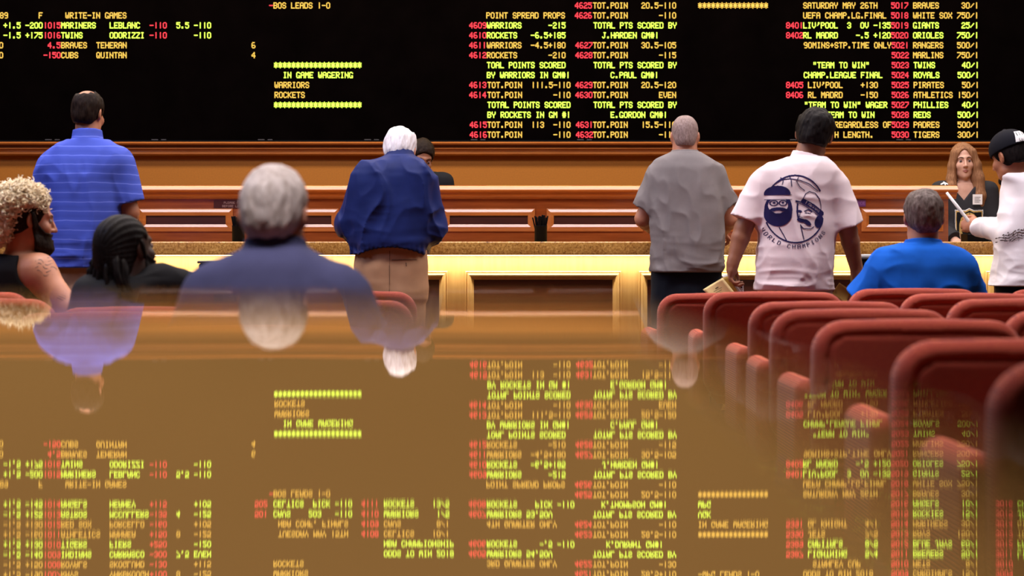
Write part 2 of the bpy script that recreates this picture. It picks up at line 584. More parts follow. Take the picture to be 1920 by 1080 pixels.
t(-8, (7, '-1.5 +150', Y_), (82, '1008', R), (115, 'ROYALS', Y_), (206, 'SKOGLUND', Y_), (281, '-130', R), (364, '+115', Y_), (513, 'ROCKETS', Y_),
  (913, '3RD QUARTER ONLY', Y_), (1078, '4622', R), (1112, 'TOT.POIN       -130', Y_), (1524, 'STANLEY CUP', Y_), (1671, '5010', R), (1712, 'METS        8/1', Y_), (1867, '3010', R))
t(-9, (7, '+1.5 -190', Y_), (82, '1007', R), (115, 'RAYS', Y_), (206, 'YARBROUGH', Y_), (281, '+100', R), (331, '8', Y_), (364, '-125', Y_), (513, 'WARRIORS', Y_),
  (1078, '4621', R), (1112, 'TOT.POIN   28.5+110', Y_), (1309, '-WPG LEADS 1-0', Y_), (1506, 'ODDS TO WIN 2018', Y_), (1671, '5009', R), (1712, 'CARDINALS  15/1', Y_), (1867, '3009', R))

PITCH = 8.25
rows = {}
for row, x, s, c in T:
    bank = 0 if x < 470 else 1 if x < 1300 else 2
    rows.setdefault((row, bank), []).append((x, s, c))
cw, ch_ = PITCH / 6.0, 1.62
yt = YB - 0.003
for (row, bank), items in sorted(rows.items()):
    mb = MB()
    yc = 29.0 + 18.63 * row
    for x, s, c in items:
        for i, chh in enumerate(s):
            for cx, bits in enumerate(glyph(chh)):
                r0 = 0
                while r0 < 7:
                    if bits >> r0 & 1:
                        r1 = r0
                        while r1 < 6 and bits >> (r1 + 1) & 1:
                            r1 += 1
                        xa = x + i * PITCH + cx * cw - 0.18
                        xb = xa + cw + 0.36
                        ya = yc - 3.5 * ch_ + r0 * ch_ - 0.15
                        yb = yc - 3.5 * ch_ + (r1 + 1) * ch_ + 0.15
                        mb.add([(WX(xa, YB), yt, WZ(yb, YB)), (WX(xb, YB), yt, WZ(yb, YB)), (WX(xb, YB), yt, WZ(ya, YB)), (WX(xa, YB), yt, WZ(ya, YB))],
                               [(0, 1, 2, 3)], c)
                        r0 = r1 + 1
                    else:
                        r0 += 1
    if mb.v:
        mb.build('lettering', [M['led_green'], M['led_yellow'], M['led_red']], board)

# ------------------------------------------------------------------ betting counter
YS = 9.40
XL, XR = -5.6, 5.6
counter = empty('betting_counter', (0, 9.8, 0), 'long betting counter with brown granite top and lit maple panelled front', 'counter')
mb = MB()
mb.box(XL, XR, YS, 10.35, WZ(478, YS), WZ(453, YS), bev=0.008)
mb.build('granite_top', M['granite'], counter, True)
YP = 9.64
mb = MB()
mb.box(XL, XR, YP, 10.3, 0.10, WZ(478, YS))
mb.build('front_panel', M['maple'], counter)
mb = MB()
mb.box(XL, XR, YP + 0.08, 10.2, 0.0, 0.10)
mb.build('kick_base', M['cherry_dark'], counter)
mb = MB()
mb.box(XL, XR, 9.49, 9.51, WZ(478, YS) - 0.006, WZ(478, YS))
mb.build('light_strip', M['strip'], counter)


def ring(mb, x0, x1, z0, z1, y, wdt, prof, mi=0):
    """mitred picture-frame moulding; prof = list of (inward offset 0..1, outward depth)"""
    n = len(prof)
    for (ax, az, bx, bz, dax, daz, dbx, dbz) in (
            (x0, z1, x1, z1, 1, -1, -1, -1), (x1, z1, x1, z0, -1, -1, -1, 1), (x1, z0, x0, z0, -1, 1, 1, 1), (x0, z0, x0, z1, 1, 1, 1, -1)):
        vs = []
        for o, d in prof:
            vs.append((ax + dax * o * wdt, y - d, az + daz * o * wdt))
        for o, d in prof:
            vs.append((bx + dbx * o * wdt, y - d, bz + dbz * o * wdt))
        mb.add(vs, [(i, n + i, n + i + 1, i + 1) for i in range(n - 1)], mi)


MOULD = [(0, 0), (0, 0.010), (0.12, 0.014), (0.22, 0.010), (0.27, 0.022), (0.45, 0.030), (0.62, 0.026), (0.78, 0.014), (0.86, 0.012), (1.0, 0.002), (1.0, 0.0)]
pitch = 325.0
for i in range(-5, 6):
    x0, x1 = WX(872 + pitch * i, YP), WX(1165 + pitch * i, YP)
    z1 = WZ(508, YP)
    fr = MB()
    ring(fr, x0, x1, 0.2, z1, YP, 0.052, MOULD)
    fr.build('panel_moulding', M['maple'], counter)
    pn = MB()
    pn.box(x0 + 0.05, x1 - 0.05, YP - 0.004, YP, 0.25, z1 - 0.05)
    pn.build('inset_panel', M['cherry_dark'], counter)

# ------------------------------------------------------------------ wood screen on the counter
YD = 9.95
screen = empty('counter_screen', (0, YD, WZ(453, YS)), 'low cherry wood panelled screen running along the back of the granite counter', 'screen')
zs0 = WZ(453, YS) + 0.0005
xsr = WX(1778, YD)
mb = MB()
mb.box(-5.5, xsr, YD, YD + 0.10, zs0, WZ(362, YD))
mb.build('panel_body', M['cherry'], screen)
zz = lambda py: WZ(py, YD)
prof = [(YD + 0.2, zz(362)), (YD, zz(373)), (YD - 0.012, zz(372)), (YD - 0.014, zz(369)), (YD - 0.02, zz(367)), (YD - 0.028, zz(365)), (YD - 0.03, zz(361)),
        (YD - 0.05, zz(360)), (YD - 0.058, zz(358)), (YD - 0.058, zz(356)), (YD - 0.045, zz(352)), (YD - 0.030, zz(349)), (YD, zz(347.6)), (YD + 0.09, zz(347.5)), (YD + 0.2, zz(347.5))]
mb = MB()
mb.extrude_x(prof, -5.5, WX(1792, YD))
mb.build('cap_rail', M['cherry_rail'], screen)
frames = [(-135, 40), (66, 240), (261, 437), (460, 635), (655, 810), (830, 1003), (1025, 1205), (1228, 1400), (1422, 1595), (1615, 1768)]
MOULD2 = [(0, 0), (0, 0.008), (0.08, 0.010), (0.14, 0.010), (0.50, 0.0168), (0.62, 0.020), (1.0, 0.013), (1.0, 0.0)]
for a0, a1 in frames:
    fr = MB()
    ring(fr, WX(a0, YD), WX(a1, YD), zz(434), zz(391), YD, 0.042, MOULD2)
    fr.build('panel_moulding', M['cherry_rail'], screen)
    pn = MB()
    pn.box(WX(a0, YD) + 0.04, WX(a1, YD) - 0.04, YD - 0.004, YD, zz(434) + 0.04, zz(391) - 0.04)
    pn.build('inset_panel', M['cherry_dark'], screen)


def bitmap_text(mb, text, x0, zc, y, h, mi=0, pitch=None):
    c = h / 7.0
    for i, chh in enumerate(text):
        for cx, bits in enumerate(glyph(chh)):
            for r in range(7):
                if bits >> r & 1:
                    xa = x0 + (i * 6 + cx) * c
                    za = zc + h / 2 - r * c
                    mb.add([(xa, y, za - c), (xa + c, y, za - c), (xa + c, y, za), (xa, y, za)], [(0, 1, 2, 3)], mi)


sg = empty('notice_plaque', (WX(427, YD), YD, zz(391)), 'dark notice plaque with faint two-line lettering on the screen above the left pencil cup', 'sign')
mb = MB()
mb.box(WX(401, YD), WX(462, YD), YD - 0.004, YD - 0.0005, zz(390.5), zz(376))
mb.build('plate', plain('plaque_brown', (0.05, 0.012, 0.008), 0.3), sg)
mb = MB()
bitmap_text(mb, 'PLEASE CHECK', WX(420, YD), zz(380), YD - 0.005, 0.013)
bitmap_text(mb, 'BEFORE LEAVING', WX(417, YD), zz(386.5), YD - 0.005, 0.013)
mb.build('lettering', plain('plaque_letters', (0.30, 0.18, 0.16), 0.6), sg)
sg = empty('notice_sticker', (WX(1610, YD), YD, zz(389)), 'small purple sticker with faint lettering on the wood screen beside the white basketball shirt', 'sign')
mb = MB()
mb.box(WX(1590, YD), WX(1623, YD), YD - 0.004, YD - 0.0005, zz(387.5), zz(374))
mb.build('plate', plain('sticker_purple', (0.10, 0.02, 0.12), 0.5), sg)
mb = MB()
bitmap_text(mb, 'NOTICE', WX(1593, YD), zz(381), YD - 0.005, 0.018)
mb.build('lettering', plain('sticker_letters', (0.22, 0.10, 0.30), 0.6), sg)

# pencil cups
ZT = WZ(453, YS)


def pencil_cup(px, Yc, label, plabel, n):
    x = WX(px, Yc)
    r = 0.036
    mb = MB()
    mb.lathe([(r - 0.004, 0.0), (r, 0.003), (r, 0.088), (r + 0.003, 0.092), (r - 0.003, 0.092), (r - 0.004, 0.01)], 0, 0, 28)
    o = mb.build('pencil_cup', M['black'], None, True)
    o.location = (x, Yc, ZT + 0.0005)
    tag(o, label, 'cup')
    for i in range(n):
        a = 2.4 * i
        rr = 0.027 * math.sqrt((i + 0.5) / n)
        tilt = rr * 1.05
        p0 = Vector((rr * 0.7 * math.cos(a), rr * 0.7 * math.sin(a), 0.0125))
        hgt = 0.125 + 0.016 * random.random()
        p1 = p0 + Vector((tilt * math.cos(a), tilt * math.sin(a), hgt))
        d = (p1 - p0).normalized()
        mb = MB()
        mb.tube([p0, p0 + d * 0.012, p1 - d * 0.001, p1], [0.0012, 0.0042, 0.0042, 0.0035], 6)
        q = mb.build('pencil', M['black'])
        q.location = o.location
        tag(q, plabel, 'pencil', 'pencils standing in ' + ('the left cup' if px < 700 else 'the middle cup'))


pencil_cup(447, 9.62, 'round black cup full of pencils left of the grey-haired seated man', 'short black pencil standing in the cup behind the grey-haired man', 17)
pencil_cup(1014, 9.62, 'round black cup full of pencils standing alone at the middle of the counter', 'short black pencil standing in the cup at the middle of the counter', 18)

# ticket printer behind the counter gap
tp = empty('ticket_printer', (WX(1826, 10.1), 10.1, ZT), 'small black ticket printer on the counter in front of the long-haired teller', 'printer')
mb = MB()
mb.box(WX(1806, 10.1), WX(1846, 10.1), 10.0, 10.16, ZT + 0.0005, ZT + 0.05, bev=0.008)
mb.build('housing', M['black'], tp)
mb = MB()
mb.box(WX(1812, 10.1), WX(1840, 10.1), 10.05, 10.12, ZT + 0.05, ZT + 0.075, bev=0.006)
mb.build('paper_cover', M['black'], tp)

# ------------------------------------------------------------------ the glossy table right in front of the lens
table = empty('lacquered_table', (-0.6, 0.1, 0), 'glossy lacquered brown table top close to the lens, mirroring the odds board', 'table')


def rounded_slab(x0, x1, y0, y1, r, z0, z1, bev):
    pts = []
    for cx, cy, a0 in ((x1 - r, y1 - r, 0), (x0 + r, y1 - r, 90), (x0 + r, y0 + r, 180), (x1 - r, y0 + r, 270)):
        for i in range(13):
            a = math.radians(a0 + 90 * i / 12)
            pts.append((cx, cy, math.cos(a), math.sin(a)))
    lay = []
    nb = 6
    for i in range(nb + 1):
        a = math.pi / 2 * i / nb
        lay.append((-bev * (1 - math.sin(a)), z0 + bev * (1 - math.cos(a))))
    for i in range(nb + 1):
        a = math.pi / 2 * i / nb
        lay.append((-bev * (1 - math.cos(a)), z1 - bev * (1 - math.sin(a))))
    vs, fs = [], []
    n = len(pts)
    for off, z in lay:
        for cx, cy, c, s in pts:
            vs.append((cx + (r + off) * c, cy + (r + off) * s, z))
    for L in range(len(lay) - 1):
        for i in range(n):
            j = (i + 1) % n
            fs.append((L * n + i, L * n + j, (L + 1) * n + j, (L + 1) * n + i))
    fs.append(tuple(range(n))[::-1])
    fs.append(tuple(range((len(lay) - 1) * n, len(lay) * n)))
    return vs, fs


mb = MB()
mb.add(*rounded_slab(-1.25, 0.046, -0.55, 0.70, 0.06, TABLE_Z - 0.04, TABLE_Z, 0.004))
mb.build('table_top', M['table'], table)
mb = MB()
mb.lathe([(0.04, 0.03), (0.04, 0.5), (0.04, TABLE_Z - 0.04)], -0.6, 0.1, 24)
mb.build('column', M['metal'], table, True)
mb = MB()
mb.lathe([(0.30, 0.0), (0.30, 0.012), (0.10, 0.03), (0.05, 0.035)], -0.6, 0.1, 40)
mb.build('base', M['metal'], table)

# ================================================================== SDF modelling kit


def vnoise(p, seed=0):
    p = np.asarray(p, np.float32)
    i = np.floor(p).astype(np.int64)
    f = (p - i).astype(np.float32)
    u = f * f * (3 - 2 * f)

    def h(dx, dy, dz):
        n = (i[:, 0] + dx) * 374761393 + (i[:, 1] + dy) * 668265263 + (i[:, 2] + dz) * 2147483647 + seed * 1274126177
        n = (n ^ (n >> 13)) * 1274126177
        n = n ^ (n >> 16)
        return ((n & 0xffff).astype(np.float32)) / 65535.0
    x0 = h(0, 0, 0) * (1 - u[:, 0]) + h(1, 0, 0) * u[:, 0]
    x1 = h(0, 1, 0) * (1 - u[:, 0]) + h(1, 1, 0) * u[:, 0]
    x2 = h(0, 0, 1) * (1 - u[:, 0]) + h(1, 0, 1) * u[:, 0]
    x3 = h(0, 1, 1) * (1 - u[:, 0]) + h(1, 1, 1) * u[:, 0]
    y0 = x0 * (1 - u[:, 1]) + x1 * u[:, 1]
    y1 = x2 * (1 - u[:, 1]) + x3 * u[:, 1]
    return y0 * (1 - u[:, 2]) + y1 * u[:, 2]


def smin(a, b, k):
    if k <= 0:
        return np.minimum(a, b)
    h = np.clip(0.5 + 0.5 * (b - a) / k, 0, 1)
    return b * (1 - h) + a * h - k * h * (1 - h)


def smax(a, b, k):
    return -smin(-a, -b, k)


def cone(p, a, b, r1, r2):
    a = np.asarray(a, np.float32)
    b = np.asarray(b, np.float32)
    ba = b - a
    pa = p - a
    t_ = np.clip(pa @ ba / max(float(ba @ ba), 1e-9), 0, 1)
    return np.linalg.norm(pa - t_[:, None] * ba, axis=1) - (r1 + (r2 - r1) * t_)


def chain(p, pts, rs, k=0.0):
    d = None
    for i in range(len(pts) - 1):
        e = cone(p, pts[i], pts[i + 1], rs[i], rs[i + 1])
        d = e if d is None else smin(d, e, k)
    return d


def ell(p, c, r):
    q = (p - np.asarray(c, np.float32))
    r = np.asarray(r, np.float32)
    k0 = np.linalg.norm(q / r, axis=1)
    k1 = np.linalg.norm(q / (r * r), axis=1) + 1e-9
    return k0 * (k0 - 1) / k1


def rbox(p, c, hs, r):
    q = np.abs(p - np.asarray(c, np.float32)) - (np.asarray(hs, np.float32) - r)
    return np.linalg.norm(np.maximum(q, 0), axis=1) + np.minimum(q.max(axis=1), 0) - r


def sdf_arrays(f, lo, hi, h, B=8):
    lo = np.asarray(lo, np.float64)
    hi = np.asarray(hi, np.float64)
    nb = np.ceil((hi - lo) / (h * B)).astype(int) + 1
    n = nb * B
    ix = [np.arange(k) for k in nb]
    bc = np.stack(np.meshgrid(*ix, indexing='ij'), -1).reshape(-1, 3)
    cen = (lo + (bc + 0.5) * B * h - 0.5 * h).astype(np.float32)
    dc = f(cen)
    act = np.abs(dc) < B * h * 1.55 + 0.012
    arr = np.repeat(np.repeat(np.repeat(dc.reshape(nb), B, 0), B, 1), B, 2).astype(np.float32)
    g = np.stack(np.meshgrid(np.arange(B), np.arange(B), np.arange(B), indexing='ij'), -1).reshape(-1, 3)
    ab = bc[act]
    CH = 400
    for s in range(0, len(ab), CH):
        idx = (ab[s:s + CH, None, :] * B + g[None]).reshape(-1, 3)
        arr[idx[:, 0], idx[:, 1], idx[:, 2]] = f((lo + idx * h).astype(np.float32))
    sg_ = arr < 0
    c = sg_[:-1, :-1, :-1]
    mixed = np.zeros(c.shape, bool)
    for dx in (0, 1):
        for dy in (0, 1):
            for dz in (0, 1):
                mixed |= sg_[dx:n[0] - 1 + dx, dy:n[1] - 1 + dy, dz:n[2] - 1 + dz] != c
    cells = np.argwhere(mixed)
    if len(cells) == 0:
        return np.zeros((0, 3)), np.zeros((0, 4), int)
    offs = np.array([(a, b, e) for a in (0, 1) for b in (0, 1) for e in (0, 1)])
    cv = np.stack([arr[cells[:, 0] + o[0], cells[:, 1] + o[1], cells[:, 2] + o[2]] for o in offs], 1)
    acc = np.zeros((len(cells), 3))
    cnt = np.zeros(len(cells))
    for a in range(8):
        for b in range(a + 1, 8):
            if np.abs(offs[a] - offs[b]).sum() == 1:
                m = (cv[:, a] < 0) != (cv[:, b] < 0)
                tt = np.where(m, cv[:, a] / np.where(m, cv[:, a] - cv[:, b], 1), 0)
                acc += np.where(m[:, None], offs[a] + tt[:, None] * (offs[b] - offs[a]), 0)
                cnt += m
    V = lo + (cells + acc / cnt[:, None]) * h
    idm = -np.ones(c.shape, np.int32)
    idm[cells[:, 0], cells[:, 1], cells[:, 2]] = np.arange(len(cells))
    Q = []
    for ax in range(3):
        o1, o2 = (ax + 1) % 3, (ax + 2) % 3
        sl0 = [slice(None)] * 3
        sl1 = [slice(None)] * 3
        sl0[ax] = slice(0, n[ax] - 1)
        sl1[ax] = slice(1, n[ax])
        s0, s1 = sg_[tuple(sl0)], sg_[tuple(sl1)]
        e = np.argwhere(s0 != s1)
        e = e[(e[:, o1] > 0) & (e[:, o2] > 0) & (e[:, o1] < n[o1] - 1) & (e[:, o2] < n[o2] - 1)]
        fl = s0[e[:, 0], e[:, 1], e[:, 2]]

        def at(d1, d2):
            q = e.copy()
            q[:, o1] -= d1
            q[:, o2] -= d2
            return idm[q[:, 0], q[:, 1], q[:, 2]]
        quad = np.stack([at(1, 1), at(0, 1), at(0, 0), at(1, 0)], 1)
        quad[~fl] = quad[~fl][:, ::-1]
        Q.append(quad)
    Q = np.concatenate(Q)
    Q = Q[(Q >= 0).all(1)]
    return V, Q


def sdf_obj(name, f, lo, hi, h, mats, parent=None, matfn=None):
    V, Q = sdf_arrays(f, lo, hi, h)
    me = bpy.data.meshes.new(name)
    me.vertices.add(len(V))
    me.vertices.foreach_set('co', V.astype(np.float32).ravel())
    me.loops.add(len(Q) * 4)
    me.loops.foreach_set('vertex_index', Q.astype(np.int32).ravel())
    me.polygons.add(len(Q))
    me.polygons.foreach_set('loop_start', np.arange(0, len(Q) * 4, 4, dtype=np.int32))
    if not isinstance(mats, (list, tuple)):
        mats = [mats]
    for m in mats:
        me.materials.append(m)
    if matfn is not None:
        cen = V[Q].mean(1).astype(np.float32)
        me.polygons.foreach_set('material_index', matfn(cen).astype(np.int32))
    me.polygons.foreach_set('use_smooth', np.ones(len(Q), bool))
    me.update(calc_edges=True)
    me.validate()
    return link(name, me, mats, parent)


# ------------------------------------------------------------------ chairs
CW = 0.29      # half width of a chair back
CT = 0.84      # height of a chair back's top


def chair_proto():
    root = empty('club_chair', (0, 0, 0), 'red chair', 'chair')
    h = 0.007

    def back(p):
        q = p.copy()
        # gentle crown along the top edge and a slight recline
        q[:, 2] = q[:, 2] + 0.10 * q[:, 0] ** 2
        q[:, 1] = q[:, 1] + 0.10 * (q[:, 2] - 0.6) - 0.12 * q[:, 0] ** 2
        xz = np.stack([q[:, 0], q[:, 2]], 1)
        hs = np.array([CW, 0.215])
        r = 0.085
        e = np.abs(xz - np.array([0, CT - 0.215])) - (hs - r)
        d2 = np.linalg.norm(np.maximum(e, 0), axis=1) + np.minimum(e.max(1), 0) - r
        rr = 0.034
        wv = np.stack([d2 + rr, np.abs(q[:, 1]) - (0.05 - rr)], 1)
        d = np.linalg.norm(np.maximum(wv, 0), axis=1) + np.minimum(wv.max(1), 0) - rr
        # welt groove between the rim and the centre of the back
        gr = np.abs(d2 + 0.040) - 0.005
        d = smax(d, -np.maximum(gr, np.abs(np.abs(q[:, 1]) - 0.05) - 0.008), 0.006)
        return d
    sdf_obj('backrest', back, (-0.36, -0.14, 0.36), (0.36, 0.14, 0.92), h, M['chair'], root)

    def seat(p):
        d = rbox(p, (0, 0.29, 0.43), (0.25, 0.245, 0.065), 0.05)
        return d - 0.012 * np.exp(-((p[:, 0] / 0.2) ** 2 + ((p[:, 1] - 0.3) / 0.2) ** 2)) * (p[:, 2] > 0.44)
    sdf_obj('seat', seat, (-0.30, 0.0, 0.33), (0.30, 0.58, 0.54), 0.01, M['chair'], root)
    for s in (-1, 1):
        def arm(p, s=s):
            a = rbox(p, (s * 0.294, 0.175, 0.505), (0.036, 0.165, 0.165), 0.0355)
            return a
        sdf_obj('armrest', arm, (s * 0.302 - 0.07, -0.03, 0.33), (s * 0.302 + 0.07, 0.50, 0.72), 0.009, M['chair'], root)
    mb = MB()
    mb.lathe([(0.035, 0.03), (0.035, 0.2), (0.07, 0.33), (0.16, 0.366)], 0, 0.27, 24)
    mb.build('pedestal', M['black'], root, True)
    mb = MB()
    mb.lathe([(0.27, 0.0), (0.27, 0.012), (0.12, 0.028), (0.04, 0.034)], 0, 0.27, 36)
    mb.build('base_plate', M['black'], root)
    return root


proto = chair_proto()
used = []


def chair(xl, py, Y, label, rz=0.0, group='red upholstered club chairs', xr=None):
    """xl: image column of the back's left edge (or xr: right edge); py: image row of its top; Y: distance"""
    cx = WX(xl, Y) + CW if xl is not None else WX(xr, Y) - CW
    dz = WZ(py, Y) - CT
    if not used:
        c = proto
        c.location = (cx, Y, 0)
        c.rotation_euler = (0, 0, rz)
    else:
        c = copy_tree(proto, (cx, Y, 0), rz)
    used.append(c)
    for ch in c.children:
        nm = ch.name.split('.')[0]
        ch.matrix_parent_inverse = Matrix.Identity(4)
        if nm in ('backrest', 'seat', 'armrest'):
            ch.location = (0, 0, dz)
    c['label'] = label
    c['category'] = 'chair'
    c['group'] = group
    return c


chair(1232, 549, 7.75, 'red chair farthest back in the row beside the table, left edge before the grey shirt', 0.04)
chair(1319, 546, 6.95, 'red chair second farthest in the row beside the table, below the held papers', -0.03)
chair(1403, 564, 6.18, 'red chair third from the counter end of the row beside the table', 0.02)
chair(1444, 578, 5.43, 'red chair in the middle of the row beside the table', -0.02)
chair(1521, 597, 4.67, 'red chair third nearest the lens in the row beside the table', 0.02)
chair(1672, 634, 3.66, 'red chair second nearest the lens in the row beside the table', 0.0)
chair(1852, 673, 2.99, 'red chair nearest the lens, cut off by the picture edge', 0.02)
chair(1588, 540, 7.35, 'red chair directly behind the seated man in the bright blue polo', 0.03)
chair(1686, 549, 6.75, 'red chair in the right-hand row, just below and right of the bright blue polo', -0.02)
chair(1774, 559, 6.02, 'red chair second nearest in the right-hand row, lower than the bright blue polo', 0.0)
chair(1878, 580, 5.30, 'red chair nearest in the right-hand row, partly cut off by the picture edge', 0.02)
chair(1884, 541, 7.55, 'red chair by the white sweatshirt of the man in the cap', 0.0)
chair(None, 546, 6.72, 'red chair behind the curly blond seated man', 0.0, xr=60)
chair(None, 558, 5.95, 'red chair at the left edge, one row nearer than the blond man', 0.05, xr=106)
chair(100, 573, 5.48, 'red chair behind the seated man with long dark dreadlocks', 0.0)
chair(18, 582, 4.80, 'red chair low at the left, blurred behind the table edge', 0.0)
chair(None, 604, 3.80, 'red chair behind the grey-haired man in the navy jacket', 0.0, xr=735)
chair(None, 545, 7.45, 'empty red chair in front of the tan trousers, farther of two', 0.0, xr=782)
chair(None, 561, 6.60, 'empty red chair in front of the tan trousers, nearer of two', 0.0, xr=775)

# ================================================================== people
NRM = np.linalg.norm


def smooth_profile(zs, vals, ztab, win=5):
    v = np.interp(ztab, zs, vals)
    kpad = np.pad(v, win, mode='edge')
    kern = np.hanning(2 * win + 1)
    kern /= kern.sum()
    return np.convolve(kpad, kern, mode='valid')


def loft(rows, Y, ry, cy=0.0, n=2.5, lean=0.0):
    """rows: (image row, left column, right column[, depth radius]) of a silhouette at distance Y"""
    rows = sorted(rows, key=lambda r: -r[0])
    zs = np.array([WZ(r[0], Y) for r in rows])
    xl = np.array([WX(r[1], Y) for r in rows])
    xr = np.array([WX(r[2], Y) for r in rows])
    rys = np.array([r[3] if len(r) > 3 else ry for r in rows])
    ztab = np.arange(zs[0] - 0.02, zs[-1] + 0.02, 0.006)
    L = smooth_profile(zs, xl, ztab, 3)
    Rr = smooth_profile(zs, xr, ztab, 3)
    RY = smooth_profile(zs, rys, ztab, 4)
    cx, rx = (L + Rr) / 2, np.maximum((Rr - L) / 2, 0.01)
    g = np.maximum(np.abs(np.gradient(L, ztab)), np.abs(np.gradient(Rr, ztab)))
    zlo, zhi = zs[0], zs[-1]

    def f(p, grow=0.0):
        zq = np.clip(p[:, 2], zlo, zhi)
        a = np.interp(zq, ztab, cx)
        b = np.interp(zq, ztab, rx) + grow
        c = np.interp(zq, ztab, RY) + grow
        s = np.interp(zq, ztab, g)
        yc = Y + cy + lean * (p[:, 2] - zlo)
        kx = np.abs(p[:, 0] - a) / b
        ky = np.abs(p[:, 1] - yc) / c
        kk = (kx ** n + ky ** n) ** (1.0 / n)
        d = (kk - 1) * np.minimum(b, c)
        d = d / np.sqrt(1 + np.minimum(s, 4.0) ** 2)
        return np.maximum(np.maximum(d, zlo - grow - p[:, 2]), p[:, 2] - zhi - grow)
    f.zlo, f.zhi = zlo, zhi
    f.box = (L.min(), Rr.max())
    return f


class Head:
    def __init__(s, c, yaw=0.0, pitch=0.0, roll=0.0, scale=1.0, female=False, wide=1.0):
        yaw, pitch, roll = map(math.radians, (yaw, pitch, roll))
        f = Vector((math.sin(yaw), math.cos(yaw), 0))
        u = Vector((0, 0, 1))
        r = f.cross(u)
        Rp = Matrix.Rotation(-pitch, 3, r)
        f, u = Rp @ f, Rp @ u
        Rr = Matrix.Rotation(roll, 3, Vector((0, 1, 0)))
        f, u, r = Rr @ f, Rr @ u, Rr @ r
        s.c = np.array(c, np.float32)
        s.R = np.array([r, f, u], np.float32)
        s.s = scale
        s.w = wide
        s.female = female

    def loc(s, p):
        q = (p - s.c) @ s.R.T / s.s
        q[:, 0] = q[:, 0] / s.w
        return q

    def world(s, v):
        v = np.array(v, np.float32) * np.array([s.w, 1, 1], np.float32)
        return s.c + (v * s.s) @ s.R

    def sdf(s, p):
        q = s.loc(p)
        d = ell(q, (0, -0.015, 0.035), (0.074, 0.094, 0.086))
        m = q.copy()
        m[:, 0] = np.abs(m[:, 0])
        d = smin(d, ell(q, (0, 0.030, -0.040), (0.056, 0.064, 0.078)), 0.03)
        d = smin(d, cone(m, (0.0, 0.070, -0.100), (0.040, 0.015, -0.075), 0.020, 0.022), 0.025)   # jaw line and chin
        d = smin(d, ell(m, (0.040, 0.060, -0.028), (0.020, 0.022, 0.022)), 0.02)                   # cheek bones
        d = smin(d, cone(m, (0.0, 0.087, 0.027), (0.040, 0.066, 0.026), 0.009, 0.009), 0.016)      # brow
        d = smax(d, -ell(m, (0.031, 0.100, 0.006), (0.018, 0.022, 0.012)), 0.012)                  # eye sockets
        d = smin(d, cone(q, (0, 0.090, 0.012), (0, 0.112, -0.030), 0.007, 0.0105), 0.010)          # nose
        d = smin(d, ell(m, (0.010, 0.100, -0.033), (0.009, 0.010, 0.008)), 0.006)
        d = smin(d, cone(m, (0, 0.0925, -0.060), (0.018, 0.084, -0.061), 0.0058, 0.003), 0.006)    # lips
        d = smin(d, cone(m, (0, 0.0915, -0.070), (0.015, 0.084, -0.067), 0.0065, 0.003), 0.006)
        # ears
        a = m - np.array([0.077, -0.008, -0.004], np.float32)
        ca, sa = math.cos(0.45), math.sin(0.45)
        a2 = np.stack([a[:, 0] * ca + a[:, 1] * sa, -a[:, 0] * sa + a[:, 1] * ca, a[:, 2]], 1)
        e = ell(a2, (0, 0, 0), (0.009, 0.021, 0.033))
        e = smax(e, -ell(a2, (0.009, 0.003, 0.004), (0.006, 0.012, 0.022)), 0.004)
        d = smin(d, e, 0.006)
        return d * s.s


def face_marks(head, parent, brow):
    body = [c for c in parent.children if c.name.startswith('body')][0]
    me = body.data
    bv = BVHTree.FromPolygons([v.co[:] for v in me.vertices], [p_.vertices[:] for p_ in me.polygons])

    def on(x, z_):
        o = Vector(head.world((x, 0.25, z_)))
        h_ = bv.ray_cast(o, Vector(-head.R[1].astype(float)))
        return h_[0] if h_[0] is not None else Vector(head.world((x, 0.09, z_)))
    for sx in (-1, 1):
        mb = MB()
        mb.tube([on(sx * x, z_) for x, z_ in ((0.010, 0.0235), (0.017, 0.0262), (0.026, 0.0290), (0.036, 0.0290), (0.044, 0.0245), (0.049, 0.0195))],
                [0.0016, 0.0026, 0.0026, 0.0022, 0.0016, 0.0006], 8)
        mb.build('eyebrow', brow, parent, True)
    mb = MB()
    mb.tube([on(x, -0.0615 + dz) for x, dz in ((-0.021, -0.003), (-0.014, -0.0005), (-0.006, 0.002), (0, 0.0008), (0.006, 0.002), (0.014, -0.0005), (0.021, -0.003))],
            [0.0005, 0.0022, 0.0034, 0.0032, 0.0034, 0.0022, 0.0005], 8)
    mb.tube([on(x, -0.0690 + dz) for x, dz in ((-0.019, 0.0035), (-0.011, 0.0005), (0, -0.001), (0.011, 0.0005), (0.019, 0.0035))],
            [0.0005, 0.0030, 0.0044, 0.0030, 0.0005], 8)
    mb.build('lips', M['lips'], parent, True)


def eyes(head, parent, iris):
    for sx in (-1, 1):
        c = head.world((sx * 0.031, 0.0765, 0.004))
        fw = head.R[1]
        up = head.R[2]
        mb = MB()
        bm = bmesh.new()
        bmesh.ops.create_uvsphere(bm, u_segments=20, v_segments=14, radius=0.0105 * head.s)
        vs = [tuple(np.array(v.co[:]) + c) for v in bm.verts]
        bm.verts.index_update()
        fs, ms = [], []
        for fc in bm.faces:
            cc = np.array(fc.calc_center_median()[:])
            nrm = cc / (NRM(cc) + 1e-9)
            dp = float(nrm @ fw)
            up_ = float(nrm @ up)
            fs.append([v.index for v in fc.verts])
            ms.append(2 if up_ > 0.24 else (1 if dp > 0.83 else 0))
        for a, b in zip(fs, ms):
            mb.m.append(b)
            mb.f.append(tuple(a))
        mb.v = vs
        bm.free()
        mb.build('eye', [M['eye_white'], iris, M['eyelid']], parent, True)


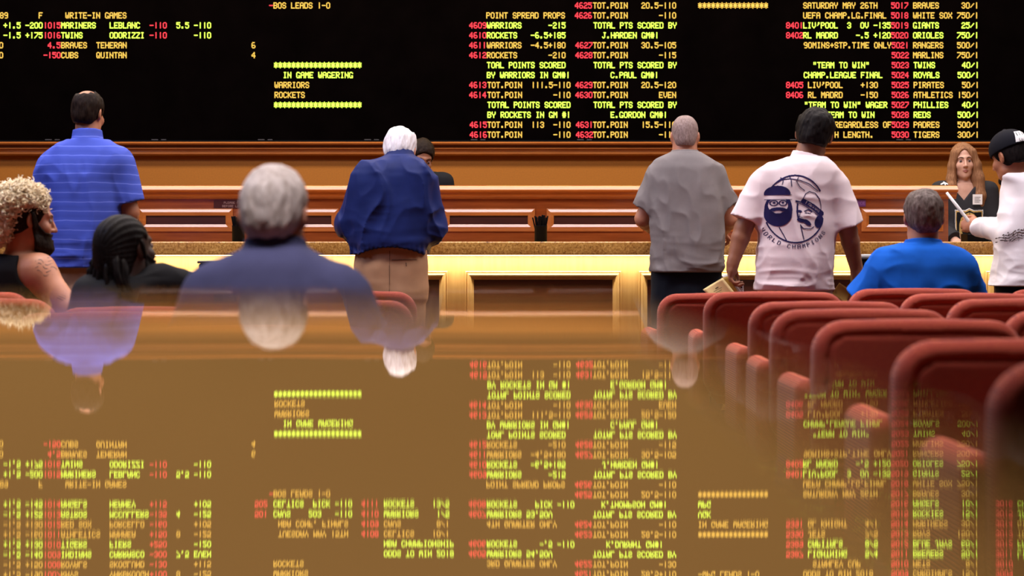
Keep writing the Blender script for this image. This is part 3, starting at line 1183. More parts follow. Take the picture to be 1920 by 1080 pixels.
M['eye_white'] = plain('eye_white', (0.34, 0.29, 0.28), 0.25)  # whites darkened, the shade of the eye sockets is in the colour
M['iris_dark'] = plain('dark_iris', (0.008, 0.008, 0.012), 0.4, 0.15)
M['eyelid'] = plain('eyelid_shadow', (0.20, 0.09, 0.07), 0.5)


def hand_sdf(p, w, d, side, curl=0.6, s=1.0, spread=0.0):
    """w wrist point, d unit direction of the hand, side unit vector from little finger to index finger; curl in radians per joint"""
    w, d, side = (np.array(v, np.float32) for v in (w, d, side))
    d = d / NRM(d)
    side = side - d * float(side @ d)
    side = side / NRM(side)
    nrm = np.cross(d, side)          # palm side
    q = np.stack([(p - w) @ side, (p - w) @ d, (p - w) @ nrm], 1) / s
    o = ell(q, (0.0, 0.045, 0.0), (0.041, 0.056, 0.016))
    o = smin(o, cone(q, (0, -0.02, 0), (0, 0.03, 0), 0.026, 0.028), 0.02)
    for i, (fx, ln) in enumerate(((-0.030, 0.062), (-0.010, 0.078), (0.011, 0.082), (0.031, 0.072))):
        a = np.array([fx, 0.082 - 0.006 * abs(i - 1.5), 0.0])
        ang = 0.25 + curl * 0.6 + 0.05 * (3 - i)
        pts = [a]
        for j, fr in enumerate((0.45, 0.32, 0.23)):
            a = a + ln * fr * np.array([spread * (i - 1.5) * 0.1, math.cos(ang), math.sin(ang)])
            pts.append(a)
            ang += curl
        o = smin(o, chain(q, pts, [0.0095, 0.0088, 0.0080, 0.0068]), 0.004)
    th = [np.array([0.028, 0.022, 0.004]), np.array([0.050, 0.048, 0.016]), np.array([0.050, 0.075, 0.030]), np.array([0.040, 0.096, 0.036])]
    o = smin(o, chain(q, th, [0.013, 0.0115, 0.0100, 0.0080]), 0.007)
    return o * s


def folds(p, seed, sc=(5, 5, 3.2), amp=0.008):
    sc = np.array(sc, np.float32)
    wv = vnoise(p * 3.0, seed + 5)[:, None] * np.array([[1.4, 0.5, 0.9]], np.float32)
    n1 = vnoise(p * sc + wv, seed)
    n2 = vnoise(p * sc * 2.3 + wv * 1.5, seed + 1)
    r1 = 1 - np.abs(2 * n1 - 1)
    r2 = 1 - np.abs(2 * n2 - 1)
    return amp * (r1 ** 2 - 0.4) + 0.45 * amp * (r2 ** 2 - 0.4)


def hair_short(head, t_=0.009, seed=0, rough=0.003, front=(0.080, 0.078), side=(0.012, -0.045), nape=-0.075, crown=None, sc=(40, 40, 18)):
    n_ = np.array([side[1] - front[1], 0, 0])
    # cut line from the front hairline to the sideburn, face lies beyond it
    fy, fz = front
    sy, sz = side
    nv = np.array([-(sz - fz), (sy - fy)])
    nv = nv / NRM(nv)

    def f(p):
        q = head.loc(p)
        d = ell(q, (0, -0.015, 0.035), (0.074 + t_, 0.094 + t_, 0.086 + t_))
        d = smin(d, ell(q, (0, -0.045, -0.025), (0.055 + t_, 0.055 + t_, 0.060)), 0.03)
        d = d + rough * (vnoise(q * np.array(sc, np.float32), seed) - 0.5) * 2 + rough * 0.7 * (vnoise(q * np.array(sc, np.float32) * 2.5, seed + 3) - 0.5) * 2
        cut = (q[:, 1] - fy) * nv[0] + (q[:, 2] - fz) * nv[1]
        cut = cut + 0.004 * (vnoise(q * 60, seed + 7) - 0.5)
        d = smax(d, cut, 0.004)
        m = q.copy()
        m[:, 0] = np.abs(m[:, 0])
        d = smax(d, -ell(m, (0.080, 0.004, -0.008), (0.016, 0.024, 0.036)), 0.006)
        d = smax(d, nape + 0.012 * (vnoise(q * 45, seed + 9) - 0.5) - q[:, 2], 0.006)
        if crown is not None:
            cc, cr = crown
            hole = ell(q, cc, cr) + 0.016 * (vnoise(q * 55, seed + 11) - 0.5)
            d = smax(d, -hole, 0.004)
        return d * head.s
    return f


def person(name, label, Y, head, torso, skinm, shirtm, trouserm, *, arms, neck, hair=None, hairm=None, hem=None, short=None,
           seated=False, fwd=1.0, fold=0.007, fold_sc=(5, 5, 3.2), seed=1, h=0.006, hips=None, collar=None, hands=True, hand_args=(None, None),
           shirt_name='shirt', trousers=True, sleeve_r=(0.072, 0.062, 0.05), arm_r=(0.052, 0.042, 0.030), shirt_extra=None, facemat=False,
           neckcut=None, hip_w=0.085, upper_extra=None, tank=False, body_mat_extra=None, hipY=0.0, collar_r=(0.064, 0.016), shirt_mats=None, shirt_matfn=None, pw=0.160):
    """arms: two lists [shoulder, elbow, wrist] of world points (left, right in the picture)"""
    hx = head.c[0] if hips is None else hips
    Yh = Y + hipY
    root = empty(name, (hx, Yh, 0), label, 'person')
    if seated:
        hz = 0.56
        knees = [np.array([hx + sx * 0.12, Yh + fwd * 0.44, 0.52]) for sx in (-1, 1)]
        ank = [np.array([hx + sx * 0.13, Yh + fwd * 0.46, 0.09]) for sx in (-1, 1)]
    else:
        hz = 0.92
        knees = [np.array([hx + sx * 0.10, Yh + fwd * 0.02, 0.49]) for sx in (-1, 1)]
        ank = [np.array([hx + sx * 0.11, Yh, 0.09]) for sx in (-1, 1)]
    hipp = [np.array([hx + sx * hip_w, Yh, hz]) for sx in (-1, 1)]
    nb, nt = np.array(neck[0], np.float32), np.array(neck[1], np.float32)
    nr = neck[2]
    pel = np.array([hx, Yh, hz + 0.03])
    ntop = torso.zhi

    def body(p):
        d = np.maximum(torso(p, -0.022), hz + 0.20 - p[:, 2])
        d = smin(d, ell(p, pel, (0.15, 0.10, 0.12)), 0.05)
        d = smin(d, cone(p, pel, (torso_mid[0], torso_mid[1], torso_mid[2]), 0.10, 0.09), 0.05)
        d = smin(d, cone(p, nb, nt, nr * 1.12, nr), 0.03)
        d = smin(d, head.sdf(p), 0.02)
        for i in (0, 1):
            S, E, Wr = arms[i]
            d = smin(d, chain(p, [S, E], [arm_r[0], arm_r[1]]), 0.03)
            # forearm swells below the elbow, then tapers
            E, Wr = np.array(E), np.array(Wr)
            m = E + (Wr - E) * 0.28
            d = smin(d, chain(p, [E, m, Wr], [arm_r[1] * 0.95, arm_r[1], arm_r[2]], 0.01), 0.015)
            if hands and hand_args[i] is not None:
                d = smin(d, hand_sdf(p, Wr, *hand_args[i][:2], **hand_args[i][2]), 0.012)
            else:
                dr = (Wr - E) / NRM(Wr - E)
                sd = np.cross(dr, [0, 0, 1.0]) * (-1 if i == 0 else 1)
                if NRM(sd) < 0.1:
                    sd = np.array([0, 1.0, 0])
                d = smin(d, hand_sdf(p, Wr, dr, sd, 0.5), 0.012)
            d = smin(d, chain(p, [hipp[i], knees[i], ank[i]], [0.080, 0.056, 0.040], 0.02), 0.03)
            d = smin(d, cone(p, ank[i], ank[i] + np.array([0, fwd * 0.14, -0.045]), 0.040, 0.030), 0.02)
        if upper_extra is not None:
            d = upper_extra(p, d)
        return d
    torso_mid = np.array([0.5 * sum(torso.box), Y, torso.zlo + 0.15])
    pts = np.array([head.c + 0.16, head.c - 0.16] + [q for a in arms for q in a] + knees + ank + [nb, nt])
    lo = np.minimum(pts.min(0) - 0.16, [torso.box[0] - 0.03, Y - 0.22, -0.01])
    hi = np.maximum(pts.max(0) + 0.16, [torso.box[1] + 0.03, Y + 0.22, 0])
    mats = [skinm]
    mf = None
    if body_mat_extra is not None:
        mats, mf = body_mat_extra(mats, mf)
    sdf_obj('body', body, lo, hi, h, mats, root, mf)

    # upper garment
    def shirt(p):
        d = torso(p)
        for i in (0, 1):
            S, E, Wr = (np.array(v, np.float32) for v in arms[i])
            if tank:
                continue
            if short is not None:
                sfrac = short[i] if isinstance(short, (list, tuple)) else short
                ax = (E - S) / NRM(E - S)
                He = S + (E - S) * sfrac
                e = cone(p, S, S + (E - S) * (sfrac + 0.25), sleeve_r[0], sleeve_r[1])
                e = np.maximum(e, (p - He) @ ax)
            else:
                e = chain(p, [S, E, Wr], list(sleeve_r), 0.02)
                ax = (Wr - E) / NRM(Wr - E)
                e = np.maximum(e, (p - (Wr - ax * 0.005)) @ ax)
            d = smin(d, e, 0.035)
        calm = np.clip((NRM(p - nb, axis=1) - 0.09) / 0.14, 0, 1)
        d = d - calm * folds(p, seed, fold_sc, fold)
        low = np.exp(-np.clip(p[:, 2] - (torso.zlo + 0.05), 0, 9) / 0.11)
        d = d - calm * low * folds(p, seed + 17, (3.0, 5.0, 13.0), fold * 0.9)
        if hem is not None:
            d = np.maximum(d, hem(p) if callable(hem) else hem - p[:, 2])
        if collar is not None:
            cc, ct, cr, th = collar
            cc, ct = np.array(cc, np.float32), np.array(ct, np.float32)
            ax = (ct - cc) / NRM(ct - cc)
            ln = NRM(ct - cc)
            tq = (p - cc) @ ax
            rad = NRM(p - cc - tq[:, None] * ax, axis=1)
            ring_ = np.maximum(np.abs(rad - cr - 0.15 * (ln - tq)) - th, np.maximum(tq - ln, -0.03 - tq))
            d = smin(d, ring_, 0.006)
        if neckcut is not None:
            d = neckcut(p, d)
        if shirt_extra is not None:
            d = shirt_extra(p, d)
        return d
    spts = np.array([torso_mid] + [q for a in arms for q in (a if short is None else a[:2])])
    lo2 = np.minimum(spts.min(0) - 0.12, [torso.box[0] - 0.05, Y - 0.26, torso.zlo - 0.03])
    hi2 = np.maximum(spts.max(0) + 0.12, [torso.box[1] + 0.05, Y + 0.26, torso.zhi + 0.06])
    so = sdf_obj(shirt_name, shirt, lo2, hi2, h, shirt_mats or shirtm, root, shirt_matfn)

    if trousers:
        def pants(p):
            d = ell(p, pel, (pw * 0.94, 0.110, 0.14))
            if not seated:
                d = smin(d, torso_low(p), 0.04)
                d = np.maximum(d, p[:, 2] - (hz + 0.17))
            for i in (0, 1):
                d = smin(d, chain(p, [hipp[i], knees[i], ank[i]], [0.100, 0.078, 0.062], 0.02), 0.035)
            d = d - folds(p, seed + 40, (5, 5, 5), 0.008)
            return np.maximum(d, 0.045 - p[:, 2])

        def torso_low(p):
            q = p.copy()
            a = np.abs(p[:, 0] - hx) / pw
            b = np.abs(p[:, 1] - Yh) / 0.115
            return np.maximum(((a ** 2.4 + b ** 2.4) ** (1 / 2.4) - 1) * 0.12, hz - 0.16 - p[:, 2])
        po = sdf_obj('trousers', pants, np.array([hx - 0.30, Yh - 0.2 - (0.5 if fwd < 0 else 0), 0.03]), np.array([hx + 0.30, Yh + 0.2 + (0.5 if seated else 0.05), hz + 0.2]), 0.010, trouserm, root)
        for i in (0, 1):
            a = ank[i]

            def shoe(p, a=a):
                d = cone(p, a + np.array([0, -fwd * 0.02, -0.045]), a + np.array([0, fwd * 0.17, -0.055]), 0.046, 0.038)
                return np.maximum(d, 0.002 - p[:, 2])
            sdf_obj('shoe', shoe, a + np.array([-0.08, -0.26, -0.10]), a + np.array([0.08, 0.26, 0.04]), 0.010, M['black'], root)
    if hair is not None:
        sdf_obj('hair', hair, head.c - 0.19 * head.s, head.c + 0.19 * head.s, 0.004, hairm, root)
    if facemat:
        face_marks(head, root, hairm or M['hair_dark'])
    return root, so


M['lips'] = plain('lips', (0.34, 0.11, 0.09), 0.45)
M['skin_tan'] = skin('tanned_skin', (0.42, 0.165, 0.085))
M['skin_red'] = skin('ruddy_skin', (0.50, 0.22, 0.13))
M['skin_pale'] = skin('pale_skin', (0.58, 0.33, 0.235))
M['skin_brown'] = skin('brown_skin', (0.28, 0.115, 0.06))
M['skin_dark'] = skin('dark_skin', (0.05, 0.022, 0.014))
M['hair_black'] = hairmat('black_hair', (0.003, 0.0025, 0.003), (0.016, 0.012, 0.011))
M['hair_dark'] = hairmat('dark_brown_hair', (0.006, 0.0035, 0.003), (0.026, 0.015, 0.010))
M['hair_grey'] = hairmat('grey_hair', (0.32, 0.25, 0.20), (0.66, 0.57, 0.50), (30, 30, 14))
M['hair_white'] = hairmat('white_hair', (0.52, 0.47, 0.48), (0.80, 0.76, 0.78), (50, 50, 8))
M['hair_pepper'] = hairmat('salt_and_pepper_hair', (0.045, 0.03, 0.024), (0.20, 0.155, 0.14), (35, 35, 12))
M['hair_buzz'] = hairmat('short_grey_stubble', (0.17, 0.11, 0.095), (0.36, 0.27, 0.25), (60, 60, 25))
M['hair_brown'] = hairmat('light_brown_hair', (0.13, 0.055, 0.025), (0.34, 0.17, 0.085), (70, 70, 5))


def striped(name, c, c2):
    a = NT(name)
    sp = a.n('ShaderNodeSeparateXYZ')
    a.l(a.co, sp.inputs[0])
    f = a.noise(6, 3)
    mu = a.n('ShaderNodeMath', operation='MULTIPLY_ADD')
    a.l(f, mu.inputs[0])
    mu.inputs[1].default_value = 0.02
    a.l(sp.outputs[2], mu.inputs[2])
    sc = a.n('ShaderNodeMath', operation='MULTIPLY')
    a.l(mu.outputs[0], sc.inputs[0])
    sc.inputs[1].default_value = 1 / 0.047
    fr = a.n('ShaderNodeMath', operation='FRACT')
    a.l(sc.outputs[0], fr.inputs[0])
    a.base(a.ramp(fr.outputs[0], [(0.0, c2), (0.07, c2), (0.13, c), (0.5, [q * 0.86 for q in c]), (0.95, c)]))
    a.set(0.7, 0.15)
    a.bump(a.noise(700, 2), 0.2, 0.001)
    return a.m


M['polo_striped'] = striped('striped_blue_knit', (0.060, 0.095, 0.48), (0.14, 0.19, 0.66))
M['navy_nylon'] = fabric('navy_nylon', (0.012, 0.021, 0.105), 0.12, 300, 0.5, 0.1)
M['grey_cotton'] = fabric('grey_cotton', (0.195, 0.172, 0.168), 0.08)
M['white_cotton'] = fabric('white_cotton', (0.76, 0.63, 0.63), 0.04)
M['sweat_white'] = fabric('white_sweatshirt', (0.84, 0.78, 0.80), 0.04)
M['royal'] = fabric('royal_blue_knit', (0.008, 0.105, 0.52), 0.10)
M['navy_jacket'] = fabric('navy_jacket', (0.056, 0.056, 0.112), 0.10)
M['black_cotton'] = fabric('black_cotton', (0.010, 0.010, 0.012), 0.15)
M['jersey'] = fabric('charcoal_jersey', (0.028, 0.027, 0.030), 0.10)
M['khaki'] = fabric('khaki_cotton', (0.42, 0.235, 0.13), 0.06)
M['khaki_grey'] = fabric('grey_khaki', (0.32, 0.22, 0.16), 0.06)
M['dark_denim'] = fabric('dark_denim', (0.008, 0.010, 0.016), 0.15)


def print_on(so, name, mat, fn, x0, x1, y0, y1, Y, step, parent, sign=1.0, off=0.0022):
    """lay a printed mark on the cloth: fn(px, py) -> bool in the photograph's pixel frame"""
    me = so.data
    bv = BVHTree.FromPolygons([v.co[:] for v in me.vertices], [p_.vertices[:] for p_ in me.polygons])
    xs = np.arange(x0, x1, step)
    ys = np.arange(y0, y1, step)
    gx, gy = np.meshgrid(xs, ys, indexing='ij')
    on = fn(gx + step / 2, gy + step / 2)
    vid = {}
    vs, fs = [], []

    def vert(i, j):
        kq = (i, j)
        if kq in vid:
            return vid[kq]
        q = W(x0 + i * step, y0 + j * step, Y)
        hit = bv.ray_cast(Vector((q[0], Y - sign * 0.6, q[2])), Vector((0, sign, 0)))
        if hit[0] is None:
            vid[kq] = None
        else:
            vid[kq] = len(vs)
            vs.append((hit[0].x, hit[0].y - sign * off, hit[0].z))
        return vid[kq]
    for i, j in np.argwhere(on):
        c = [vert(i, j + 1), vert(i + 1, j + 1), vert(i + 1, j), vert(i, j)]
        if None not in c:
            fs.append(c)
    me2 = bpy.data.meshes.new(name)
    me2.from_pydata(vs, [], fs)
    me2.update()
    return link(name, me2, mat, parent, True)


def in_ell(x, y, cx, cy, rx, ry, a=0.0):
    ca, sa = math.cos(a), math.sin(a)
    u = (x - cx) * ca + (y - cy) * sa
    v = -(x - cx) * sa + (y - cy) * ca
    return (u / rx) ** 2 + (v / ry) ** 2


def stroke(x, y, pts, wd):
    o = np.zeros(x.shape, bool)
    for (ax, ay), (bx, by) in zip(pts[:-1], pts[1:]):
        dx, dy = bx - ax, by - ay
        t_ = np.clip(((x - ax) * dx + (y - ay) * dy) / (dx * dx + dy * dy + 1e-9), 0, 1)
        o |= np.hypot(x - ax - t_ * dx, y - ay - t_ * dy) < wd / 2
    return o


def text_at(x, y, text, cx, cy, h, ang=0.0, arc=None):
    o = np.zeros(x.shape, bool)
    c = h / 7.0
    n = len(text)
    for i, chh in enumerate(text):
        g = glyph(chh)
        if arc is not None:
            acx, acy, rad, a0, a1 = arc
            a = a0 + (a1 - a0) * i / (n - 1)
            px, py = acx + rad * math.cos(a), acy + rad * math.sin(a)
            an = a - math.pi / 2
        else:
            px = cx + (i - (n - 1) / 2) * 6 * c * math.cos(ang)
            py = cy + (i - (n - 1) / 2) * 6 * c * math.sin(ang)
            an = ang
        ca, sa = math.cos(an), math.sin(an)
        u = ((x - px) * ca + (y - py) * sa) / c + 2.5
        v = (-(x - px) * sa + (y - py) * ca) / c + 3.5
        for col, bits in enumerate(g):
            for r in range(7):
                if bits >> r & 1:
                    o |= (u > col - 0.15) & (u < col + 1.15) & (v > r) & (v < r + 1)
    return o


def P(px, py, Y, dy=0.0):
    q = W(px, py, Y)
    # keep the picture position while the point sits dy nearer or farther
    s = (Y + dy) / Y
    return np.array([q[0] * s, Y + dy, ZC + (q[2] - ZC) * s], np.float32)


# ---- man in the striped blue polo
Y = 8.5
hd = Head(P(166, 213, Y, 0.02), yaw=18, pitch=6, roll=3, scale=0.93, wide=1.0)
ts = loft([(262, 128, 203, 0.075), (268, 115, 214, 0.09), (276, 101, 224, 0.10), (288, 92, 232, 0.115), (305, 88, 233, 0.13), (340, 93, 226), (400, 97, 229, 0.15), (450, 99, 228, 0.155), (480, 99, 226, 0.15), (520, 102, 222)], Y, 0.14)
arms = ([P(99, 314, Y), P(80, 398, Y, 0.02), P(84, 432, Y, 0.28)], [P(222, 312, Y), P(243, 398, Y, 0.02), P(238, 425, Y, 0.28)])
hemz = WZ(502, Y)
person('person', 'standing man with a bald spot in a striped blue polo and khaki trousers, back turned', Y, hd, ts, M['skin_tan'], M['polo_striped'], M['khaki'],
       arms=arms, neck=(P(164, 270, Y), P(164, 225, Y, 0.015), 0.058), hair=hair_short(hd, 0.009, 3, crown=((-0.006, -0.050, 0.118), (0.046, 0.060, 0.040)), nape=-0.066),
       hairm=M['hair_dark'], hem=hemz, short=0.76, sleeve_r=(0.076, 0.076, 0.05), seed=11, fold=0.016, fold_sc=(7, 6, 2.2), h=0.006,
       collar=(P(164, 262, Y, 0.0), P(164, 244, Y, 0.005), 0.066, 0.006), hips=WX(160, Y), arm_r=(0.052, 0.048, 0.034))

# ---- white-haired man in the navy jacket, leaning on the counter
Y = 8.92
hd = Head(P(750, 284, Y, 0.06), yaw=4, pitch=24, roll=2, scale=0.95, wide=1.04)
ts = loft([(291, 724, 776, 0.085), (295, 714, 784, 0.10), (300, 698, 796, 0.115), (307, 684, 804, 0.13), (316, 671, 812, 0.145), (330, 658, 820, 0.158), (345, 655, 820, 0.165), (380, 655, 818, 0.17), (420, 657, 812, 0.17), (450, 661, 806, 0.165), (470, 663, 801, 0.155), (492, 666, 798, 0.145)], Y, 0.16)
arms = ([P(684, 354, Y), P(655, 420, Y, 0.03), P(690, 445, Y, 0.34)], [P(793, 348, Y), P(813, 420, Y, 0.03), P(790, 445, Y, 0.34)])


def hemf(p):
    x0 = WX(735, 8.92)
    return (WZ(466, 8.92) - 0.055 * np.minimum(((p[:, 0] - x0) / 0.19) ** 2, 0.75)) - p[:, 2]


def jband(p, d):
    # elastic waistband: the cloth pulls in over the last few centimetres
    zb = WZ(462, 8.92)
    return d + 0.010 * np.clip((zb + 0.02 - p[:, 2]) / 0.05, 0, 1) * (1 + 0.35 * np.sin(p[:, 0] * 260))


r_j, _ = person('person', 'white-haired man in a navy blouson and tan trousers leaning on the counter', Y, hd, ts, M['skin_red'], M['navy_nylon'], M['khaki'],
       arms=arms, neck=(P(750, 300, Y, 0.02), P(750, 272, Y, 0.05), 0.055),
       hair=hair_short(hd, 0.016, 8, rough=0.006, nape=-0.088, sc=(38, 38, 10), side=(0.0, -0.05)), hairm=M['hair_white'], hem=hemf, shirt_name='jacket',
       sleeve_r=(0.086, 0.078, 0.055), seed=23, fold=0.026, fold_sc=(5.5, 5, 2.4), collar=(P(750, 296, Y, 0.01), P(750, 286, Y, 0.02), 0.068, 0.006), hips=WX(733, Y), shirt_extra=jband, pw=0.186)

TROU = [c for c in r_j.children if c.name.startswith('trousers')][0]
print_on(TROU, 'pocket_seam', plain('trouser_seam', (0.12, 0.06, 0.03), 0.8),
         lambda x, y: stroke(x, y, [(738, 487.5), (762, 486.5), (783, 487)], 1.5) | stroke(x, y, [(764, 493), (764.5, 498)], 1.8) | stroke(x, y, [(734, 470), (733, 560)], 0.9),
         728, 790, 470, 565, 8.92, 0.5, r_j)

# ---- teller half hidden behind him
Y = 10.7
hd = Head(P(790, 296, Y), yaw=160, pitch=24, roll=6, scale=0.95, female=True)
ts = loft([(322, 768, 812, 0.07), (328, 752, 826, 0.08), (336, 742, 834, 0.09), (360, 740, 836, 0.1), (440, 748, 830, 0.11), (480, 750, 828)], Y, 0.11)
r_, _ = person('person', 'dark-haired teller mostly hidden behind the navy blouson', Y, hd, ts, M['skin_brown'], M['black_cotton'], M['black_cotton'],
               arms=([P(746, 344, Y), P(740, 400, Y, 0.0), P(756, 430, Y, -0.22)], [P(830, 344, Y), P(838, 400, Y, 0.0), P(822, 430, Y, -0.22)]),
               neck=(P(790, 326, Y), P(790, 300, Y, 0.01), 0.05), hair=hair_short(hd, 0.010, 31, front=(0.078, 0.070), nape=-0.09), hairm=M['hair_dark'],
               fwd=-1.0, seed=31, fold=0.006, facemat=True, hem=WZ(475, Y))
eyes(hd, r_, M['iris_dark'])

# ---- man in the grey t-shirt
Y = 8.95
hd = Head(P(1284, 256, Y, 0.01), yaw=3, pitch=4, roll=0, scale=0.90, wide=0.99)
ts = loft([(285, 1258, 1312, 0.075), (291, 1245, 1325, 0.095), (300, 1230, 1338, 0.11), (315, 1222, 1347, 0.13), (345, 1219, 1350), (400, 1220, 1357, 0.15), (450, 1221, 1358, 0.155), (490, 1222, 1356, 0.15), (525, 1222, 1353)], Y, 0.145)
arms = ([P(1236, 338, Y), P(1205, 410, Y, 0.03), P(1226, 432, Y, 0.30)], [P(1337, 337, Y), P(1369, 410, Y, 0.03), P(1352, 438, Y, 0.30)])
person('person', 'man with cropped grey hair in a plain grey t-shirt and dark jeans at the counter', Y, hd, ts, M['skin_red'], M['grey_cotton'], M['dark_denim'],
       arms=arms, neck=(P(1284, 295, Y), P(1284, 258, Y, 0.01), 0.061),
       hair=hair_short(hd, 0.005, 41, rough=0.0015, nape=-0.064, crown=((0.0, 0.0, 0.128), (0.036, 0.055, 0.020)), sc=(70, 70, 40)), hairm=M['hair_buzz'],
       hem=WZ(510, Y), short=0.72, sleeve_r=(0.074, 0.074, 0.05), seed=47, fold=0.018, fold_sc=(6, 6, 3.4), collar=(P(1284, 287, Y), P(1284, 281, Y, 0.0), 0.066, 0.005), hips=WX(1286, Y))

# ---- man in the white basketball t-shirt, holding papers
Y = 8.45
hd = Head(P(1527, 253, Y, 0.02), yaw=14, pitch=4, roll=10, scale=1.02, wide=1.05)
ts = loft([(294, 1478, 1548, 0.08), (299, 1460, 1556, 0.10), (308, 1440, 1566, 0.12), (322, 1426, 1574, 0.135), (345, 1419, 1573, 0.145), (400, 1420, 1563, 0.15), (450, 1420, 1563, 0.155), (500, 1417, 1562, 0.155), (560, 1416, 1566, 0.15)], Y, 0.15)
LA = [P(1432, 352, Y), P(1394, 428, Y, 0.0), P(1374, 494, Y, -0.02)]
RA = [P(1560, 353, Y), P(1590, 432, Y, 0.0), P(1606, 505, Y, 0.06)]
r_lak, so = person('person', 'man in a white basketball t-shirt with papers in his lowered hand, back turned', Y, hd, ts, M['skin_brown'], M['white_cotton'], M['khaki_grey'],
                   arms=(LA, RA), neck=(P(1512, 300, Y), P(1524, 255, Y, 0.015), 0.060),
                   hair=hair_short(hd, 0.015, 53, rough=0.006, nape=-0.060, sc=(34, 34, 16)), hairm=M['hair_black'], hem=WZ(544, Y), short=(0.82, 0.90), sleeve_r=(0.080, 0.086, 0.05),
                   seed=59, fold=0.014, fold_sc=(5, 5, 5), collar=(P(1512, 296, Y), P(1514, 288, Y), 0.070, 0.005), hips=WX(1492, Y),
                   hand_args=((np.array([-0.12, 0.15, -1.0]), np.array([0.25, 1, 0]), {'curl': 0.75}), (np.array([0.05, 0.1, -1.0]), np.array([-0.1, 1, 0]), {'curl': 0.7})), arm_r=(0.050, 0.046, 0.031))


def shirt_print(x, y):
    o = np.zeros(x.shape, bool)
    # basketball outline: broken ring with seams
    ang = np.degrees(np.arctan2(y - 393, x - 1482))
    rr = np.sqrt(in_ell(x, y, 1482, 393, 55, 62))
    o |= (np.abs(rr - 1) < 0.022) & (((ang < -35) & (ang > -140)) | ((ang > 25) & (ang < 155)))
    o |= stroke(x, y, [(1446, 346), (1458, 339), (1472, 337), (1490, 340), (1508, 347), (1524, 360)], 1.6)
    o |= stroke(x, y, [(1471, 331), (1474, 340), (1475, 351)], 1.6)
    o |= stroke(x, y, [(1456, 335), (1460, 341), (1458, 348)], 1.4)
    o |= stroke(x, y, [(1488, 334), (1484, 342), (1490, 352), (1499, 359)], 1.4)
    o |= stroke(x, y, [(1453, 427), (1460, 440), (1466, 452)], 1.8)
    o |= stroke(x, y, [(1491, 422), (1494, 436), (1497, 449)], 1.8)
    # plain bearded face with a headband and glasses
    head_ = (in_ell(x, y, 1452, 394, 24, 31) < 1) | (in_ell(x, y, 1451, 402, 24, 23) < 1)
    face = (in_ell(x, y, 1451, 386, 17, 14) < 1)
    band = (np.abs(y - 371 - 0.0 * x) < 4.2) & (np.abs(x - 1451) < 24)
    d1 = head_ & ~face & ~band
    d1 |= (in_ell(x, y, 1450, 365, 23, 15) < 1) & (y < 367)
    d1 |= (in_ell(x, y, 1451, 394, 14, 4) < 1) & ~(in_ell(x, y, 1450, 398.5, 6, 2.4) < 1)
    d1 |= (np.abs(in_ell(x, y, 1443.5, 382, 6.6, 4.8) - 1) < 0.34) | (np.abs(in_ell(x, y, 1459, 382, 6.6, 4.8) - 1) < 0.34)
    d1 |= (in_ell(x, y, 1444, 381.5, 2.4, 1.8) < 1) | (in_ell(x, y, 1459, 381.5, 2.4, 1.8) < 1)
    d1 &= ~(in_ell(x, y, 1450.5, 398.5, 7.0, 2.6) < 1)
    o |= d1
    o |= stroke(x, y, [(1428, 367), (1475, 367)], 1.0) | stroke(x, y, [(1428, 375.5), (1475, 375.5)], 1.0)
    # plain face under a brimmed hat, with a moustache
    a = 0.42
    brim = stroke(x, y, [(1483, 378), (1494, 381), (1516, 393), (1534, 411)], 2.2)
    brim |= stroke(x, y, [(1482, 379), (1500, 388), (1518, 400), (1532, 412)], 1.2)
    o |= brim
    bandp = stroke(x, y, [(1497, 379), (1514, 388), (1531, 401)], 9.5)
    txt = text_at(x, y, 'LAKERS', 1514, 389.5, 6.0, 0.60)
    o |= bandp & ~txt
    o |= stroke(x, y, [(1496, 374), (1501, 365), (1508, 361), (1519, 364), (1527, 374), (1530, 386), (1530, 396)], 1.5)
    o |= (in_ell(x, y, 1526, 416, 8, 12, 0.3) < 1)
    o |= (in_ell(x, y, 1493, 414, 9, 3.6, 0.25) < 1) | (in_ell(x, y, 1504, 418, 8.5, 4.0, 0.65) < 1)
    o |= (in_ell(x, y, 1490, 397, 4.5, 2.0, 0.2) < 1) | stroke(x, y, [(1499, 397), (1506, 394), (1512, 398)], 2.0)
    o |= stroke(x, y, [(1486, 384), (1485, 398), (1487, 410)], 3.2)
    o |= stroke(x, y, [(1491, 398), (1489, 407), (1494, 409)], 1.3)
    o |= stroke(x, y, [(1500, 400), (1510, 401)], 1.3)
    o |= stroke(x, y, [(1492, 424), (1497, 429), (1510, 430), (1516, 426)], 1.6)
    # slogan under the ball
    o |= text_at(x, y, 'WORLD CHAMPIONS', 0, 0, 7.6, arc=(1482, 396, 66.5, math.radians(148), math.radians(38)))
    return o


print_on(so, 'shirt_print', M['ink'], shirt_print, 1425, 1545, 325, 475, 8.45, 0.55, r_lak)

# papers in and by his hands
hl = np.array(LA[2]) + np.array([-0.018, 0.0, -0.085])


